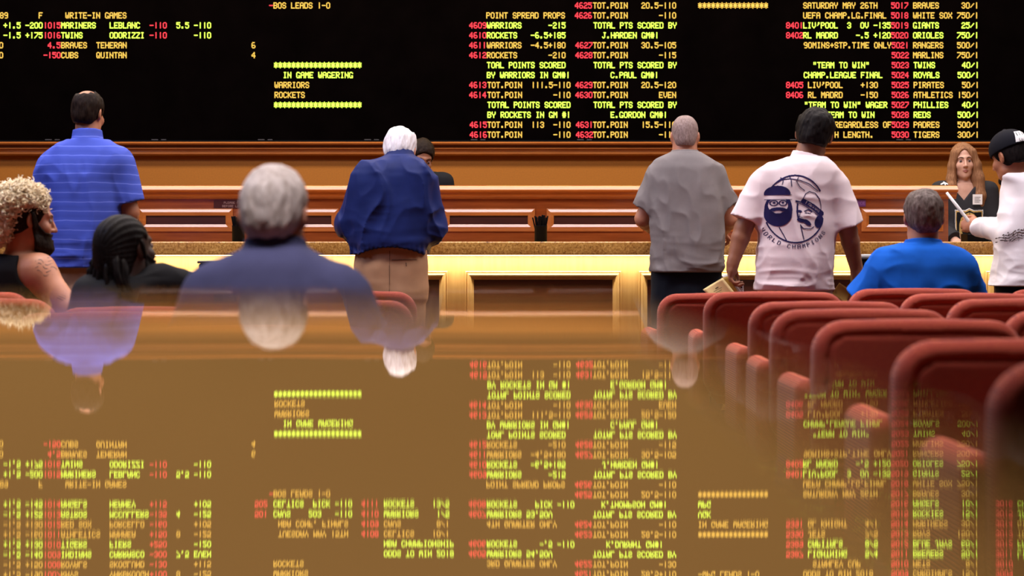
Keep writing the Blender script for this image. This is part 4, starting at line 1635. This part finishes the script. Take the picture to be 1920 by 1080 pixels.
def sheet(name, mat, pts, label, y, group=None, bend=0.02, marks=None):
    """one sheet: pts four picture points (clockwise), slightly bowed, 2 mm thick"""
    n = 8
    vs, fs = [], []
    c = [np.array(P(px, py, y)) for px, py in pts]
    for side in (0, 1):
        for i in range(n + 1):
            for j in range(n + 1):
                u, v = i / n, j / n
                q = (c[0] * (1 - u) + c[1] * u) * (1 - v) + (c[3] * (1 - u) + c[2] * u) * v
                vs.append((q[0], q[1] + bend * math.sin(math.pi * u) + side * 0.0012, q[2]))
    m_ = (n + 1) ** 2
    for i in range(n):
        for j in range(n):
            a, b = i * (n + 1) + j, (i + 1) * (n + 1) + j
            fs.append((a, b, b + 1, a + 1))
            fs.append((m_ + a, m_ + a + 1, m_ + b + 1, m_ + b))
    for i in range(n):
        for (a, b) in ((i, i + 1), (n * (n + 1) + i + 1, n * (n + 1) + i)):
            fs.append((a, b, m_ + b, m_ + a))
        a, b = (i + 1) * (n + 1), i * (n + 1)
        fs.append((a, b, m_ + b, m_ + a))
        a, b = i * (n + 1) + n, (i + 1) * (n + 1) + n
        fs.append((a, b, m_ + b, m_ + a))
    mb = MB()
    mb.add(vs, fs)
    o = mb.build(name, mat, None, True)
    tag(o, label, 'paper', group)
    if marks:
        mk = MB()
        for (u0, v0, u1, v1) in marks:
            qs = []
            for u, v in ((u0, v1), (u1, v1), (u1, v0), (u0, v0)):
                q = (c[0] * (1 - u) + c[1] * u) * (1 - v) + (c[3] * (1 - u) + c[2] * u) * v
                qs.append((q[0], q[1] + bend * math.sin(math.pi * u) - 0.001, q[2]))
            mk.add(qs, [(0, 1, 2, 3)])
        mk.build('printing', M['ink_black'], o)
    return o


gp = 'papers held by the man in the basketball shirt'
sheet('paper_sheet', M['yellow_paper'], [(1318, 543), (1355, 521), (1378, 549), (1340, 566)], 'pale yellow sheet sticking out lowest left of the papers in the man\'s hand', 8.40, gp, 0.012,
      [(0.45, 0.3, 0.6, 0.34), (0.3, 0.42, 0.7, 0.44), (0.3, 0.54, 0.62, 0.56)])
sheet('paper_sheet', M['manila'], [(1352, 522), (1364, 518), (1388, 552), (1372, 560)], 'ochre sheet between the yellow and the white papers in the man\'s hand', 8.42, gp, 0.008)
sheet('paper_sheet', M['white'], [(1353, 516), (1366, 514), (1392, 550), (1380, 558)], 'folded white sheet leaning along the ochre one in the man\'s hand', 8.44, gp, 0.008)
sheet('paper_sheet', M['white'], [(1364, 516), (1371, 514), (1394, 547), (1388, 553)], 'narrow white slip standing behind the folded white sheet in the man\'s hand', 8.455, gp, 0.006,
      [(0.1, 0.3, 0.9, 0.36), (0.1, 0.5, 0.9, 0.55)])
sheet('paper_sheet', M['white'], [(1378, 530), (1394, 531), (1395, 556), (1381, 556)], 'printed white ticket sheet rightmost of the papers in the man\'s hand', 8.47, gp, 0.004,
      [(0.45, 0.12, 0.85, 0.22), (0.45, 0.28, 0.85, 0.38), (0.45, 0.44, 0.85, 0.54), (0.45, 0.6, 0.85, 0.7), (0.08, 0.2, 0.3, 0.24), (0.08, 0.34, 0.34, 0.38), (0.08, 0.5, 0.3, 0.54)])
sheet('paper_sheet', M['manila'], [(1560, 552), (1574, 530), (1596, 545), (1586, 570)], 'ochre paper corner showing low beside the hem of the white basketball shirt', 8.50, None, 0.01)

# ---- man in the black cap and white sweatshirt
Y = 8.75
hd = Head(P(1893, 294, Y, 0.0), yaw=-36, pitch=14, roll=-4, scale=1.0, wide=1.02)
ts = loft([(325, 1880, 1940, 0.075), (333, 1878, 1965, 0.10), (345, 1885, 1990, 0.125), (370, 1888, 2005, 0.14), (400, 1880, 2008, 0.15), (440, 1872, 2006, 0.155), (500, 1866, 2006, 0.155), (550, 1864, 2006, 0.15)], Y, 0.15)
LA = [P(1906, 366, Y, 0.02), P(1898, 438, Y, -0.06), P(1836, 424, Y, 0.22)]
RA = [P(1992, 356, Y), P(2012, 440, Y, 0.02), P(1960, 450, Y, 0.28)]
dh = np.array([-0.6, 0.35, 0.10])
r_cap, so = person('person', 'man in a black cap and white sweatshirt reaching across the counter with rolled paper', Y, hd, ts, M['skin_tan'], M['sweat_white'], M['dark_denim'],
                   arms=(LA, RA), neck=(P(1918, 338, Y), P(1903, 305, Y, -0.01), 0.056), hair=hair_short(hd, 0.008, 63, rough=0.002, nape=-0.05), hairm=M['hair_black'],
                   hem=WZ(536, Y), sleeve_r=(0.085, 0.068, 0.046), seed=67, fold=0.016, fold_sc=(5.5, 5.5, 5.0), collar=(P(1915, 333, Y), P(1912, 324, Y), 0.064, 0.006), hips=WX(1935, Y),
                   hand_args=((dh, np.array([0.1, 0.2, 1.0]), {'curl': 0.95}), None), facemat=True)


def cap_sdf(p):
    q = hd.loc(p)
    t_ = 0.016
    d = ell(q, (0, -0.012, 0.040), (0.076 + t_, 0.096 + t_, 0.086 + t_))
    d = np.maximum(d, 0.028 - 0.10 * q[:, 1] - q[:, 2])
    d = smax(d, -ell(q, (0, -0.012, 0.034), (0.076 + 0.006, 0.096 + 0.006, 0.082)), 0.003)
    # button and panel seams
    d = smin(d, ell(q, (0, -0.012, 0.142), (0.010, 0.010, 0.006)), 0.004)
    a6 = np.arctan2(q[:, 0], q[:, 1] + 0.012)
    d = d + 0.0012 * np.exp(-((np.abs(((a6 / (math.pi / 3)) % 1) - 0.5) * 30) ** 2))
    return d * hd.s


def visor(p):
    q = hd.loc(p)
    # worn backwards and askew: the bill points to the right of the picture
    a = math.radians(118)
    u = q[:, 0] * math.sin(a) + q[:, 1] * math.cos(a)
    v = q[:, 0] * math.cos(a) - q[:, 1] * math.sin(a)
    k2 = np.sqrt((u / 0.175) ** 2 + (v / 0.092) ** 2)
    d = np.maximum((k2 - 1) * 0.09, np.abs(q[:, 2] - 0.028 + 0.10 * q[:, 1] + 0.55 * v * v - 0.004) - 0.0035)
    d = np.maximum(d, 0.060 - u)
    return d * hd.s


capo = sdf_obj('cap', cap_sdf, hd.c - 0.2, hd.c + 0.2, 0.004, M['navy_cap'] if 'navy_cap' in M else fabric('black_cap_wool', (0.008, 0.008, 0.012), 0.1), r_cap)
sdf_obj('visor', visor, hd.c - 0.24, hd.c + 0.24, 0.003, capo.data.materials[0], capo)


def beard_sdf(p):
    q = hd.loc(p)
    m = q.copy()
    m[:, 0] = np.abs(m[:, 0])
    d = cone(m, (0.0, 0.074, -0.106), (0.046, 0.020, -0.078), 0.022, 0.018)
    d = smin(d, ell(q, (0, 0.086, -0.108), (0.020, 0.018, 0.022)), 0.015)
    return np.maximum(np.maximum(d, q[:, 2] + 0.078), m[:, 0] - 0.030) * hd.s


sdf_obj('beard', beard_sdf, hd.c - 0.18, hd.c + 0.18, 0.004, M['hair_black'], r_cap)
# white patch on the side of the cap
bvq = capo.data


def patch_fn(x, y):
    u, v = (x - 1903), (y - 257)
    a = 0.16
    return (np.abs(u * math.cos(a) - v * math.sin(a) + 0.18 * v) < 9.5) & (np.abs(u * math.sin(-a) * -1 + v) < 10)


print_on(capo, 'cap_patch', M['white'], patch_fn, 1888, 1918, 244, 272, 8.75, 0.6, capo)


def patch_ink(x, y):
    return text_at(x, y, 'LV', 1904, 264, 5, 0.1) | (stroke(x, y, [(1896, 250), (1898, 256)], 1.4) | stroke(x, y, [(1902, 249), (1903, 255)], 1.2) | stroke(x, y, [(1908, 248), (1909, 254)], 1.2))


print_on(capo, 'cap_patch_print', M['ink_black'], patch_ink, 1890, 1916, 246, 270, 8.75, 0.5, capo, off=0.0034)


def sleeve_print(x, y):
    e = in_ell(x, y, 1892, 441, 30, 9, -0.34) + 0.35 * np.sin(x * 0.55) * np.sin(y * 0.6 + 1) + 0.2 * np.sin(x * 1.3 + y * 0.9)
    lines = np.abs(np.sin((y + 0.36 * x) * 0.62 + 1.6 * np.sin(x * 0.23))) < 0.42
    cross = np.abs(np.sin(x * 0.42 - y * 0.35 + 1.2 * np.sin(y * 0.5))) < 0.20
    return (e < 1) & (lines | cross)


print_on(so, 'sleeve_print', plain('brown_black_print', (0.05, 0.03, 0.025), 0.8, 0.1), sleeve_print, 1862, 1922, 424, 456, 8.75, 0.6, r_cap)

# rolled paper in his hand
a0, a1 = P(1824, 425, Y, 0.24), P(1775, 361, Y, 0.24)
ax = (a1 - a0) / NRM(a1 - a0)
mb = MB()
mb.tube([a0 - ax * 0.03, a0, a0 + (a1 - a0) * 0.5, a1], [0.008, 0.0095, 0.0088, 0.007], 14)
o = mb.build('rolled_paper', M['white'], None, True)
tag(o, 'thin white rolled paper held out by the man in the black cap', 'paper')

# ---- woman teller in the charcoal jersey
Y = 10.75
hd = Head(P(1806, 303, Y, -0.01), yaw=186, pitch=2, roll=-2, scale=0.92, female=True, wide=0.95)
ts = loft([(338, 1787, 1828, 0.065), (341, 1776, 1842, 0.075), (345, 1765, 1852, 0.085), (353, 1757, 1861, 0.095), (375, 1757, 1861, 0.105), (400, 1762, 1858, 0.12), (440, 1766, 1853, 0.11), (500, 1765, 1854, 0.11)], Y, 0.11)
M['skin_w'] = M['skin_pale']
VN = P(1808, 376, Y, -0.10)


def vcut(p, d):
    # V neckline on the front
    dx = np.abs(p[:, 0] - VN[0])
    v = np.maximum(dx * 1.25 - (p[:, 2] - VN[2]), p[:, 1] - (Y + 0.0))
    v = np.maximum(v, 0 * dx + (p[:, 1] - (10.75 - 0.02)))
    d = smax(d, -np.maximum(v, -1e3) * 0.6, 0.004)
    return d


r_w, so = person('person', 'teller with long light brown hair in a charcoal hockey jersey, facing the lens', Y, hd, ts, M['skin_pale'], M['jersey'], M['black_cotton'],
                 arms=([P(1766, 360, Y), P(1758, 430, Y, -0.04), P(1790, 452, Y, -0.20)], [P(1851, 360, Y), P(1860, 430, Y, -0.04), P(1838, 455, Y, -0.20)]),
                 neck=(P(1808, 346, Y), P(1807, 310, Y, 0.015), 0.046), fwd=-1.0, hem=WZ(490, Y), sleeve_r=(0.070, 0.066, 0.06), seed=71, fold=0.006, fold_sc=(6, 6, 4),
                 hairm=M['hair_dark'], facemat=True, h=0.0042, neckcut=vcut, arm_r=(0.042, 0.036, 0.026))
eyes(hd, r_w, M['iris_dark'])


def long_hair(p):
    q = hd.loc(p)
    x, y, z_ = q[:, 0], q[:, 1], q[:, 2]
    d = ell(q, (0, -0.018, 0.036), (0.088, 0.106, 0.100))
    # curtains falling to the chest, the right one in the picture longer (local x negative is picture right here)
    for sx, ln, wd in ((1, -0.235, 0.036), (-1, -0.34, 0.048)):
        pts = [(sx * 0.062, 0.030, 0.06), (sx * 0.082, 0.022, -0.03), (sx * 0.094, 0.030, -0.12), (sx * 0.098, 0.055, ln * 0.72), (sx * 0.102, 0.075, ln)]
        c = chain(q * np.array([1, 0.8, 1], np.float32), [np.array(a) * np.array([1, 0.8, 1]) for a in pts], [0.030, wd * 0.85, wd, wd, wd * 0.45], 0.02)
        d = smin(d, c, 0.03)
    d = smin(d, ell(q, (0, -0.075, -0.09), (0.088, 0.045, 0.17)), 0.03)
    # opening for the face, parted off centre
    fx = x - 0.004
    face = np.maximum(ell(q, (0.002, 0.085, -0.035), (0.057, 0.09, 0.118)), -0.02 - y)
    d = smax(d, -face, 0.010)
    strand = vnoise(np.stack([x * 90, y * 60, z_ * 5 + x * 4], 1), 77) - 0.5
    d = d + 0.006 * strand
    part = np.exp(-((x - 0.012) / 0.004) ** 2) * (z_ > 0.09)
    return (d + 0.004 * part) * hd.s


sdf_obj('hair', long_hair, hd.c + np.array([-0.2, -0.22, -0.38]), hd.c + np.array([0.2, 0.2, 0.17]), 0.004, M['hair_brown'], r_w)

# jersey emblem: gold shield with a helmet, on a dark ground
Yw = 10.75


def shield_outer(x, y):
    return (x > 1781) & (x < 1834.5) & (y > 393.5) & (y < 470)


def in_poly(x, y, pts):
    o = np.zeros(x.shape, bool)
    n = len(pts)
    for i in range(n):
        x0, y0 = pts[i]
        x1, y1 = pts[(i + 1) % n]
        c = ((y0 > y) != (y1 > y)) & (x < (x1 - x0) * (y - y0) / (y1 - y0 + 1e-9) + x0)
        o ^= c
    return o


SHIELD = [(1782, 394), (1800, 395), (1808, 391), (1816, 395), (1834, 394), (1833, 440), (1826, 462), (1808, 476), (1790, 462), (1783, 440)]


def grow(pts, s):
    cx, cy = 1808, 432
    return [(cx + (a - cx) * s, cy + (b - cy) * s) for a, b in pts]


HELM = [(1808, 399), (1816, 402), (1823, 409), (1826, 420), (1826, 438), (1822, 450), (1812, 462), (1811, 440), (1808, 428), (1805, 440), (1804, 462), (1794, 450), (1790, 438), (1790, 420), (1793, 409), (1800, 402)]
SLOT = [(1792, 424), (1804, 430), (1806, 452), (1801, 446), (1795, 436)]
SLOT2 = [(1824, 424), (1812, 430), (1810, 452), (1815, 446), (1821, 436)]


def emb_white(x, y):
    return in_poly(x, y, SHIELD) & ~in_poly(x, y, grow(SHIELD, 0.965))


def emb_gold(x, y):
    a = in_poly(x, y, grow(SHIELD, 0.955)) & ~in_poly(x, y, grow(SHIELD, 0.89))
    b = in_poly(x, y, HELM) & ~in_poly(x, y, SLOT) & ~in_poly(x, y, SLOT2) & ~stroke(x, y, [(1808, 399), (1808, 430)], 1.3)
    return a | b


def emb_black(x, y):
    return in_poly(x, y, grow(SHIELD, 1.0))


print_on(so, 'emblem_ground', M['ink_black'], emb_black, 1776, 1840, 388, 478, Yw, 0.6, r_w, off=0.0015)
print_on(so, 'emblem_gold', M['gold'], emb_gold, 1776, 1840, 388, 478, Yw, 0.45, r_w, off=0.003)
print_on(so, 'emblem_edge', M['white'], emb_white, 1776, 1840, 388, 478, Yw, 0.45, r_w, off=0.0035)
print_on(so, 'shoulder_patch', M['white'], lambda x, y: (stroke(x, y, [(1760, 346), (1766, 343), (1772, 346)], 2.4) | stroke(x, y, [(1766, 342), (1767, 347)], 2.2)), 1755, 1778, 338, 352, Yw, 0.5, r_w, off=0.002)
nb_ = empty('name_badge', P(1832, 378, Yw, -0.13), 'white name badge pinned to the charcoal jersey beside the long hair', 'badge')
q0 = P(1832, 374, Yw, -0.125)
mb = MB()
mb.box(q0[0] - 0.030, q0[0] + 0.030, q0[1] - 0.012, q0[1] - 0.008, q0[2] - 0.032, q0[2] + 0.032)
mb.build('card', M['white'], nb_)
mb = MB()
for i in range(4):
    mb.box(q0[0] - 0.020, q0[0] + 0.018 - 0.006 * (i % 2), q0[1] - 0.0128, q0[1] - 0.0121, q0[2] + 0.012 - i * 0.010, q0[2] + 0.015 - i * 0.010)
mb.build('printing', M['grey_plate'], nb_)

# ---- curly blond man, seated at the left edge
Y = 7.0
hd = Head(P(55, 412, Y, 0.0), yaw=62, pitch=8, roll=0, scale=1.0, wide=0.98)
ts = loft([(470, 15, 78, 0.07), (478, -5, 88, 0.09), (488, -25, 96, 0.11), (505, -40, 100, 0.125), (540, -45, 92, 0.13), (600, -40, 85, 0.14), (690, -40, 85, 0.14)], Y, 0.14)
arms = ([P(-38, 505, Y, 0.02), P(-60, 590, Y, 0.06), P(-20, 625, Y, 0.28)], [P(72, 512, Y, -0.05), P(130, 582, Y, -0.10), P(190, 640, Y, 0.1)])


def delt(p, d):
    return smin(d, ell(p, P(72, 515, 7.0, -0.05), (0.072, 0.068, 0.078)), 0.04)


r_b, _ = person('person', 'bearded man with curly bleached blond hair in a black tank top, seated in profile', Y, hd, ts, M['skin_red'], M['black_cotton'], M['dark_denim'],
                arms=arms, neck=(P(40, 480, Y), P(48, 430, Y, 0.0), 0.062), seated=True, hem=0.56, tank=True, shirt_name='tank_top', seed=81, fold=0.006, hips=WX(2, Y),
                arm_r=(0.068, 0.052, 0.035), upper_extra=delt, facemat=True, hairm=M['hair_dark'], h=0.005,
                neckcut=lambda p, d: smax(smax(d, -(cone(p, P(40, 478, 7.0), P(48, 440, 7.0), 0.085, 0.085)), 0.005), -ell(p, P(80, 500, 7.0, -0.02), (0.085, 0.30, 0.10)), 0.01))
eyes(hd, r_b, M['iris_dark'])


def curl_strands(src, head, mat, count):
    # loose springy curls rooted all over the curly mass
    me = src.data
    rr = random.Random(17)
    mb = MB()
    n = len(me.vertices)
    for _ in range(count):
        v = me.vertices[rr.randrange(n)]
        nrm = Vector(v.normal)
        if head.loc(np.array([v.co[:]], np.float32))[0][1] > 0.06 and rr.random() < 0.6:
            continue
        t1 = nrm.orthogonal().normalized()
        t1 = (Matrix.Rotation(rr.uniform(0, 6.28), 3, nrm) @ t1)
        t2 = nrm.cross(t1)
        rad = rr.uniform(0.005, 0.010)
        ph = rr.uniform(0, 6.28)
        turns = rr.uniform(0.8, 1.6)
        lift = rr.uniform(0.012, 0.030)
        pts = []
        for k_ in range(9):
            a_ = ph + turns * 6.28 * k_ / 8
            pts.append(Vector(v.co) - nrm * 0.006 + nrm * lift * (k_ / 8) + t1 * rad * math.cos(a_) + t2 * rad * math.sin(a_) + t1 * 0.012 * (k_ / 8))
        mb.tube(pts, [0.0022] * 8 + [0.0008], 5)
    return mb.build('loose_curls', mat, src, True)


def curly(p):
    q = hd.loc(p)
    d = ell(q, (0, -0.040, 0.070), (0.092, 0.112, 0.080))
    d = smin(d, ell(q, (0, -0.115, 0.010), (0.080, 0.060, 0.105)), 0.04)
    d = smin(d, ell(q, (0, -0.120, -0.075), (0.055, 0.040, 0.055)), 0.03)
    b = np.abs(vnoise(q * 42, 91) - 0.5) * 2
    b2 = np.abs(vnoise(q * 85, 93) - 0.5) * 2
    d = d - 0.020 * (b - 0.4) - 0.010 * (b2 - 0.4)
    d = smax(d, (q[:, 1] - 0.075) * 0.8 - 0.45 * (q[:, 2] - 0.085), 0.01)
    m = q.copy()
    m[:, 0] = np.abs(m[:, 0])
    d = smax(d, -ell(m, (0.085, 0.010, -0.005), (0.05, 0.075, 0.055)), 0.008)
    return d * hd.s * 0.8


blond = hairmat('bleached_blond_hair', (0.58, 0.42, 0.22), (1.0, 0.92, 0.74), (30, 30, 30))
ch_ = sdf_obj('curly_hair', curly, hd.c - 0.26, hd.c + 0.26, 0.0045, blond, r_b)
curl_strands(ch_, hd, blond, 1500)
sdf_obj('side_hair', hair_short(hd, 0.006, 95, rough=0.002, front=(0.070, 0.10), side=(0.022, -0.040), nape=-0.07), hd.c - 0.19, hd.c + 0.19, 0.0045, M['hair_dark'], r_b)


def full_beard(head, lng=0.0):
    # a trimmed shell over jaw, cheeks and upper lip, longer on the chin
    def f(p):
        q = head.loc(p)
        x, y, z_ = np.abs(q[:, 0]), q[:, 1], q[:, 2]
        d = head.sdf(p) / head.s
        d = d - 0.008 - (0.010 + lng) * np.clip((-0.06 - z_) / 0.05, 0, 1)
        d = d + 0.003 * (vnoise(q * 90, 97) - 0.5)
        top = np.interp(y, [0.0, 0.012, 0.030, 0.060, 0.080, 0.10], [0.03, 0.01, -0.020, -0.046, -0.047, -0.046])
        d = smax(d, z_ - top, 0.004)
        d = smax(d, 0.008 - 0.30 * (z_ + 0.05) - y, 0.004)
        d = smax(d, -0.145 - z_, 0.006)
        d = smax(d, -ell(np.stack([x, y, z_], 1), (0, 0.095, -0.0655), (0.019, 0.02, 0.0062)), 0.003)
        return smax(d, -ell(np.stack([x, y, z_], 1), (0, 0.115, -0.030), (0.020, 0.03, 0.021)), 0.003) * head.s
    return f


sdf_obj('beard', full_beard(hd, 0.012), hd.c - 0.19, hd.c + 0.19, 0.004, M['hair_dark'], r_b)


def tattoo(x, y):
    ln = np.abs(np.sin((y - 0.35 * x) * 0.48 + 1.5 * np.sin(x * 0.30))) < 0.26
    gap = np.sin(x * 0.45 + 2 * np.sin(y * 0.33)) > -0.35
    dots = (in_ell(x, y, 132, 556, 8, 5) < 1) & (np.sin(x * 1.6) * np.sin(y * 1.4 + x) > 0.45)
    return ((in_ell(x, y, 98, 499, 21, 15, 0.75) < 1) & ln & gap) | dots


print_on([c for c in r_b.children if c.name.startswith('body')][0], 'tattoo', plain('tattoo_ink', (0.13, 0.075, 0.065), 0.6), tattoo, 70, 142, 480, 565, 7.0, 0.6, r_b, off=0.0012)

# ---- man with dreadlocks
Y = 5.85
hd = Head(P(240, 467, Y, 0.02), yaw=38, pitch=-2, roll=-4, scale=0.98)
ts = loft([(518, 205, 290, 0.08), (524, 188, 300, 0.10), (534, 170, 312, 0.115), (550, 160, 318, 0.13), (580, 155, 322, 0.14), (700, 160, 318, 0.14), (800, 165, 315)], Y, 0.14)
arms = ([P(176, 556, Y), P(150, 640, Y, 0.05), P(200, 690, Y, 0.3)], [P(300, 536, Y), P(372, 548, Y, 0.10), P(400, 600, Y, 0.36)])
r_d, _ = person('person', 'seated man with long dark dreadlocks and a black shirt, one arm stretched out', Y, hd, ts, M['skin_dark'], M['black_cotton'], M['dark_denim'],
                arms=arms, neck=(P(240, 530, Y), P(242, 480, Y, 0.01), 0.058), seated=True, hem=0.54, seed=101, fold=0.010, hips=WX(258, Y), facemat=True, hairm=M['hair_black'],
                sleeve_r=(0.080, 0.066, 0.05), h=0.006)
eyes(hd, r_d, M['iris_dark'])


def dread_cap(p):
    q = hd.loc(p)
    d = ell(q, (0, -0.028, 0.030), (0.088, 0.102, 0.095))
    d = smin(d, ell(q, (0, -0.075, -0.045), (0.082, 0.055, 0.085)), 0.04)
    a = np.arctan2(q[:, 0], q[:, 2] + 0.02)
    d = d + 0.0015 * np.sin(a * 30) * (NRM(q[:, [0, 2]], axis=1) > 0.03)
    d = smax(d, (q[:, 1] - 0.055) - 0.25 * (q[:, 2] - 0.07), 0.01)
    m = q.copy()
    m[:, 0] = np.abs(m[:, 0])
    d = smax(d, -ell(m, (0.082, 0.022, -0.010), (0.030, 0.042, 0.050)), 0.006)
    return d * hd.s


hc = sdf_obj('hair', dread_cap, hd.c - 0.2, hd.c + 0.2, 0.0045, M['hair_black'], r_d)
rnd = random.Random(5)
for i in range(34):
    a = -2.5 + 5.0 * i / 33 + rnd.uniform(-0.08, 0.08)
    u = math.sin(a * 0.5)
    base = Vector((0.078 * u, -0.085 - 0.035 * math.cos(a * 0.5) + rnd.uniform(0, 0.03), -0.03 + rnd.uniform(-0.03, 0.02)))
    ln = rnd.uniform(0.09, 0.17)
    pts = []
    for kx in range(6):
        tt = kx / 5
        q = base + Vector((u * 0.045 * tt + rnd.uniform(-0.005, 0.005), -0.018 * math.sin(tt * 2.2), -ln * tt))
        pts.append(Vector(hd.world(q[:])))
    mb = MB()
    mb.tube(pts, [0.0085, 0.009, 0.0085, 0.008, 0.007, 0.003], 8)
    mb.build('dreadlock', M['hair_black'], hc, True)
sdf_obj('beard', full_beard(hd, 0.0), hd.c - 0.19, hd.c + 0.19, 0.0045, M['hair_black'], r_d)

# ---- grey-haired man in the navy jacket, nearest the lens
Y = 4.1
hd = Head(P(514, 403, Y, 0.0), yaw=6, pitch=6, roll=1, scale=0.93, wide=1.05)
ts = loft([(462, 462, 572, 0.075), (472, 445, 592, 0.095), (482, 420, 612, 0.11), (495, 388, 636, 0.125), (512, 362, 662, 0.135), (540, 348, 684, 0.15), (600, 345, 692, 0.155), (700, 352, 690, 0.16), (850, 360, 680, 0.16)], Y, 0.155)
arms = ([P(404, 572, Y), P(344, 700, Y, 0.06), P(380, 800, Y, 0.30)], [P(636, 568, Y), P(702, 700, Y, 0.06), P(660, 800, Y, 0.30)])
person('person', 'grey-haired man in a navy jacket seated nearest the lens, back turned', Y, hd, ts, M['skin_red'], M['navy_jacket'], M['dark_denim'],
       arms=arms, neck=(P(516, 490, Y), P(516, 420, Y, 0.01), 0.064), seated=True, hem=0.54, seed=111, fold=0.010, fold_sc=(4, 4, 4), shirt_name='jacket', hips=WX(518, Y),
       hair=hair_short(hd, 0.010, 113, rough=0.003, nape=-0.07), hairm=M['hair_grey'], sleeve_r=(0.088, 0.080, 0.055),
       collar=(P(516, 472, Y), P(516, 448, Y, 0.005), 0.068, 0.007), hipY=0.02)

# ---- man in the bright blue polo, seated
Y = 7.62
hd = Head(P(1731, 408, Y, 0.02), yaw=2, pitch=3, roll=0, scale=1.0, wide=1.04)
ts = loft([(456, 1692, 1771, 0.075), (462, 1672, 1792, 0.095), (470, 1654, 1804, 0.11), (482, 1643, 1813, 0.125), (500, 1640, 1815, 0.14), (530, 1640, 1816, 0.15), (600, 1645, 1815, 0.155), (680, 1650, 1810, 0.155)], Y, 0.15)
arms = ([P(1661, 508, Y), P(1618, 566, Y, 0.04), P(1660, 590, Y, 0.30)], [P(1796, 507, Y), P(1820, 566, Y, 0.04), P(1790, 590, Y, 0.30)])
person('person', 'grey-brown haired man in a bright blue polo, seated with his back turned', Y, hd, ts, M['skin_red'], M['royal'], M['dark_denim'],
       arms=arms, neck=(P(1731, 475, Y), P(1731, 425, Y, 0.01), 0.064), seated=True, hem=0.54, short=0.95, seed=121, fold=0.016, fold_sc=(4.5, 5, 5), hips=WX(1715, Y),
       hair=hair_short(hd, 0.012, 123, rough=0.004, nape=-0.078), hairm=M['hair_pepper'], sleeve_r=(0.078, 0.090, 0.05), collar=(P(1731, 464, Y), P(1731, 451, Y, 0.005), 0.076, 0.007))

# ------------------------------------------------------------------ small betting terminals among the seats


def terminal(px0, px1, py, Yt, label, papers=False):
    x0, x1, zt = WX(px0, Yt), WX(px1, Yt), WZ(py, Yt)
    r = empty('betting_terminal', ((x0 + x1) / 2, Yt, 0), label, 'terminal')
    mb = MB()
    mb.box(x0, x1, Yt - 0.03, Yt + 0.20, zt - 0.22, zt - 0.012, bev=0.01)
    mb.build('housing', M['black'], r)
    mb = MB()
    mb.box(x0 - 0.005, x1 + 0.005, Yt - 0.035, Yt + 0.205, zt - 0.012, zt, bev=0.004)
    mb.build('lid', M['grey_plate'], r)
    mb = MB()
    mb.lathe([(0.03, 0.02), (0.03, zt - 0.22)], (x0 + x1) / 2, Yt + 0.08, 20)
    mb.build('post', M['black'], r, True)
    mb = MB()
    mb.lathe([(0.15, 0), (0.15, 0.012), (0.04, 0.022)], (x0 + x1) / 2, Yt + 0.08, 28)
    mb.build('foot', M['black'], r)
    return x0, x1, zt


terminal(374, 470, 489, 7.9, 'black terminal with a flat lid showing left of the grey-haired man, before the lit counter')
x0, x1, zt = terminal(1608, 1668, 482, 8.80, 'black terminal with a flat grey lid behind the shoulder of the bright blue polo')
mb = MB()
mb.box(x0 + 0.01, x0 + 0.13, 8.80, 8.96, zt + 0.0005, zt + 0.014, bev=0.003)
tag(mb.build('paper_pad', M['white']), 'low pad of pale papers lying on the terminal behind the blue polo shoulder', 'paper')
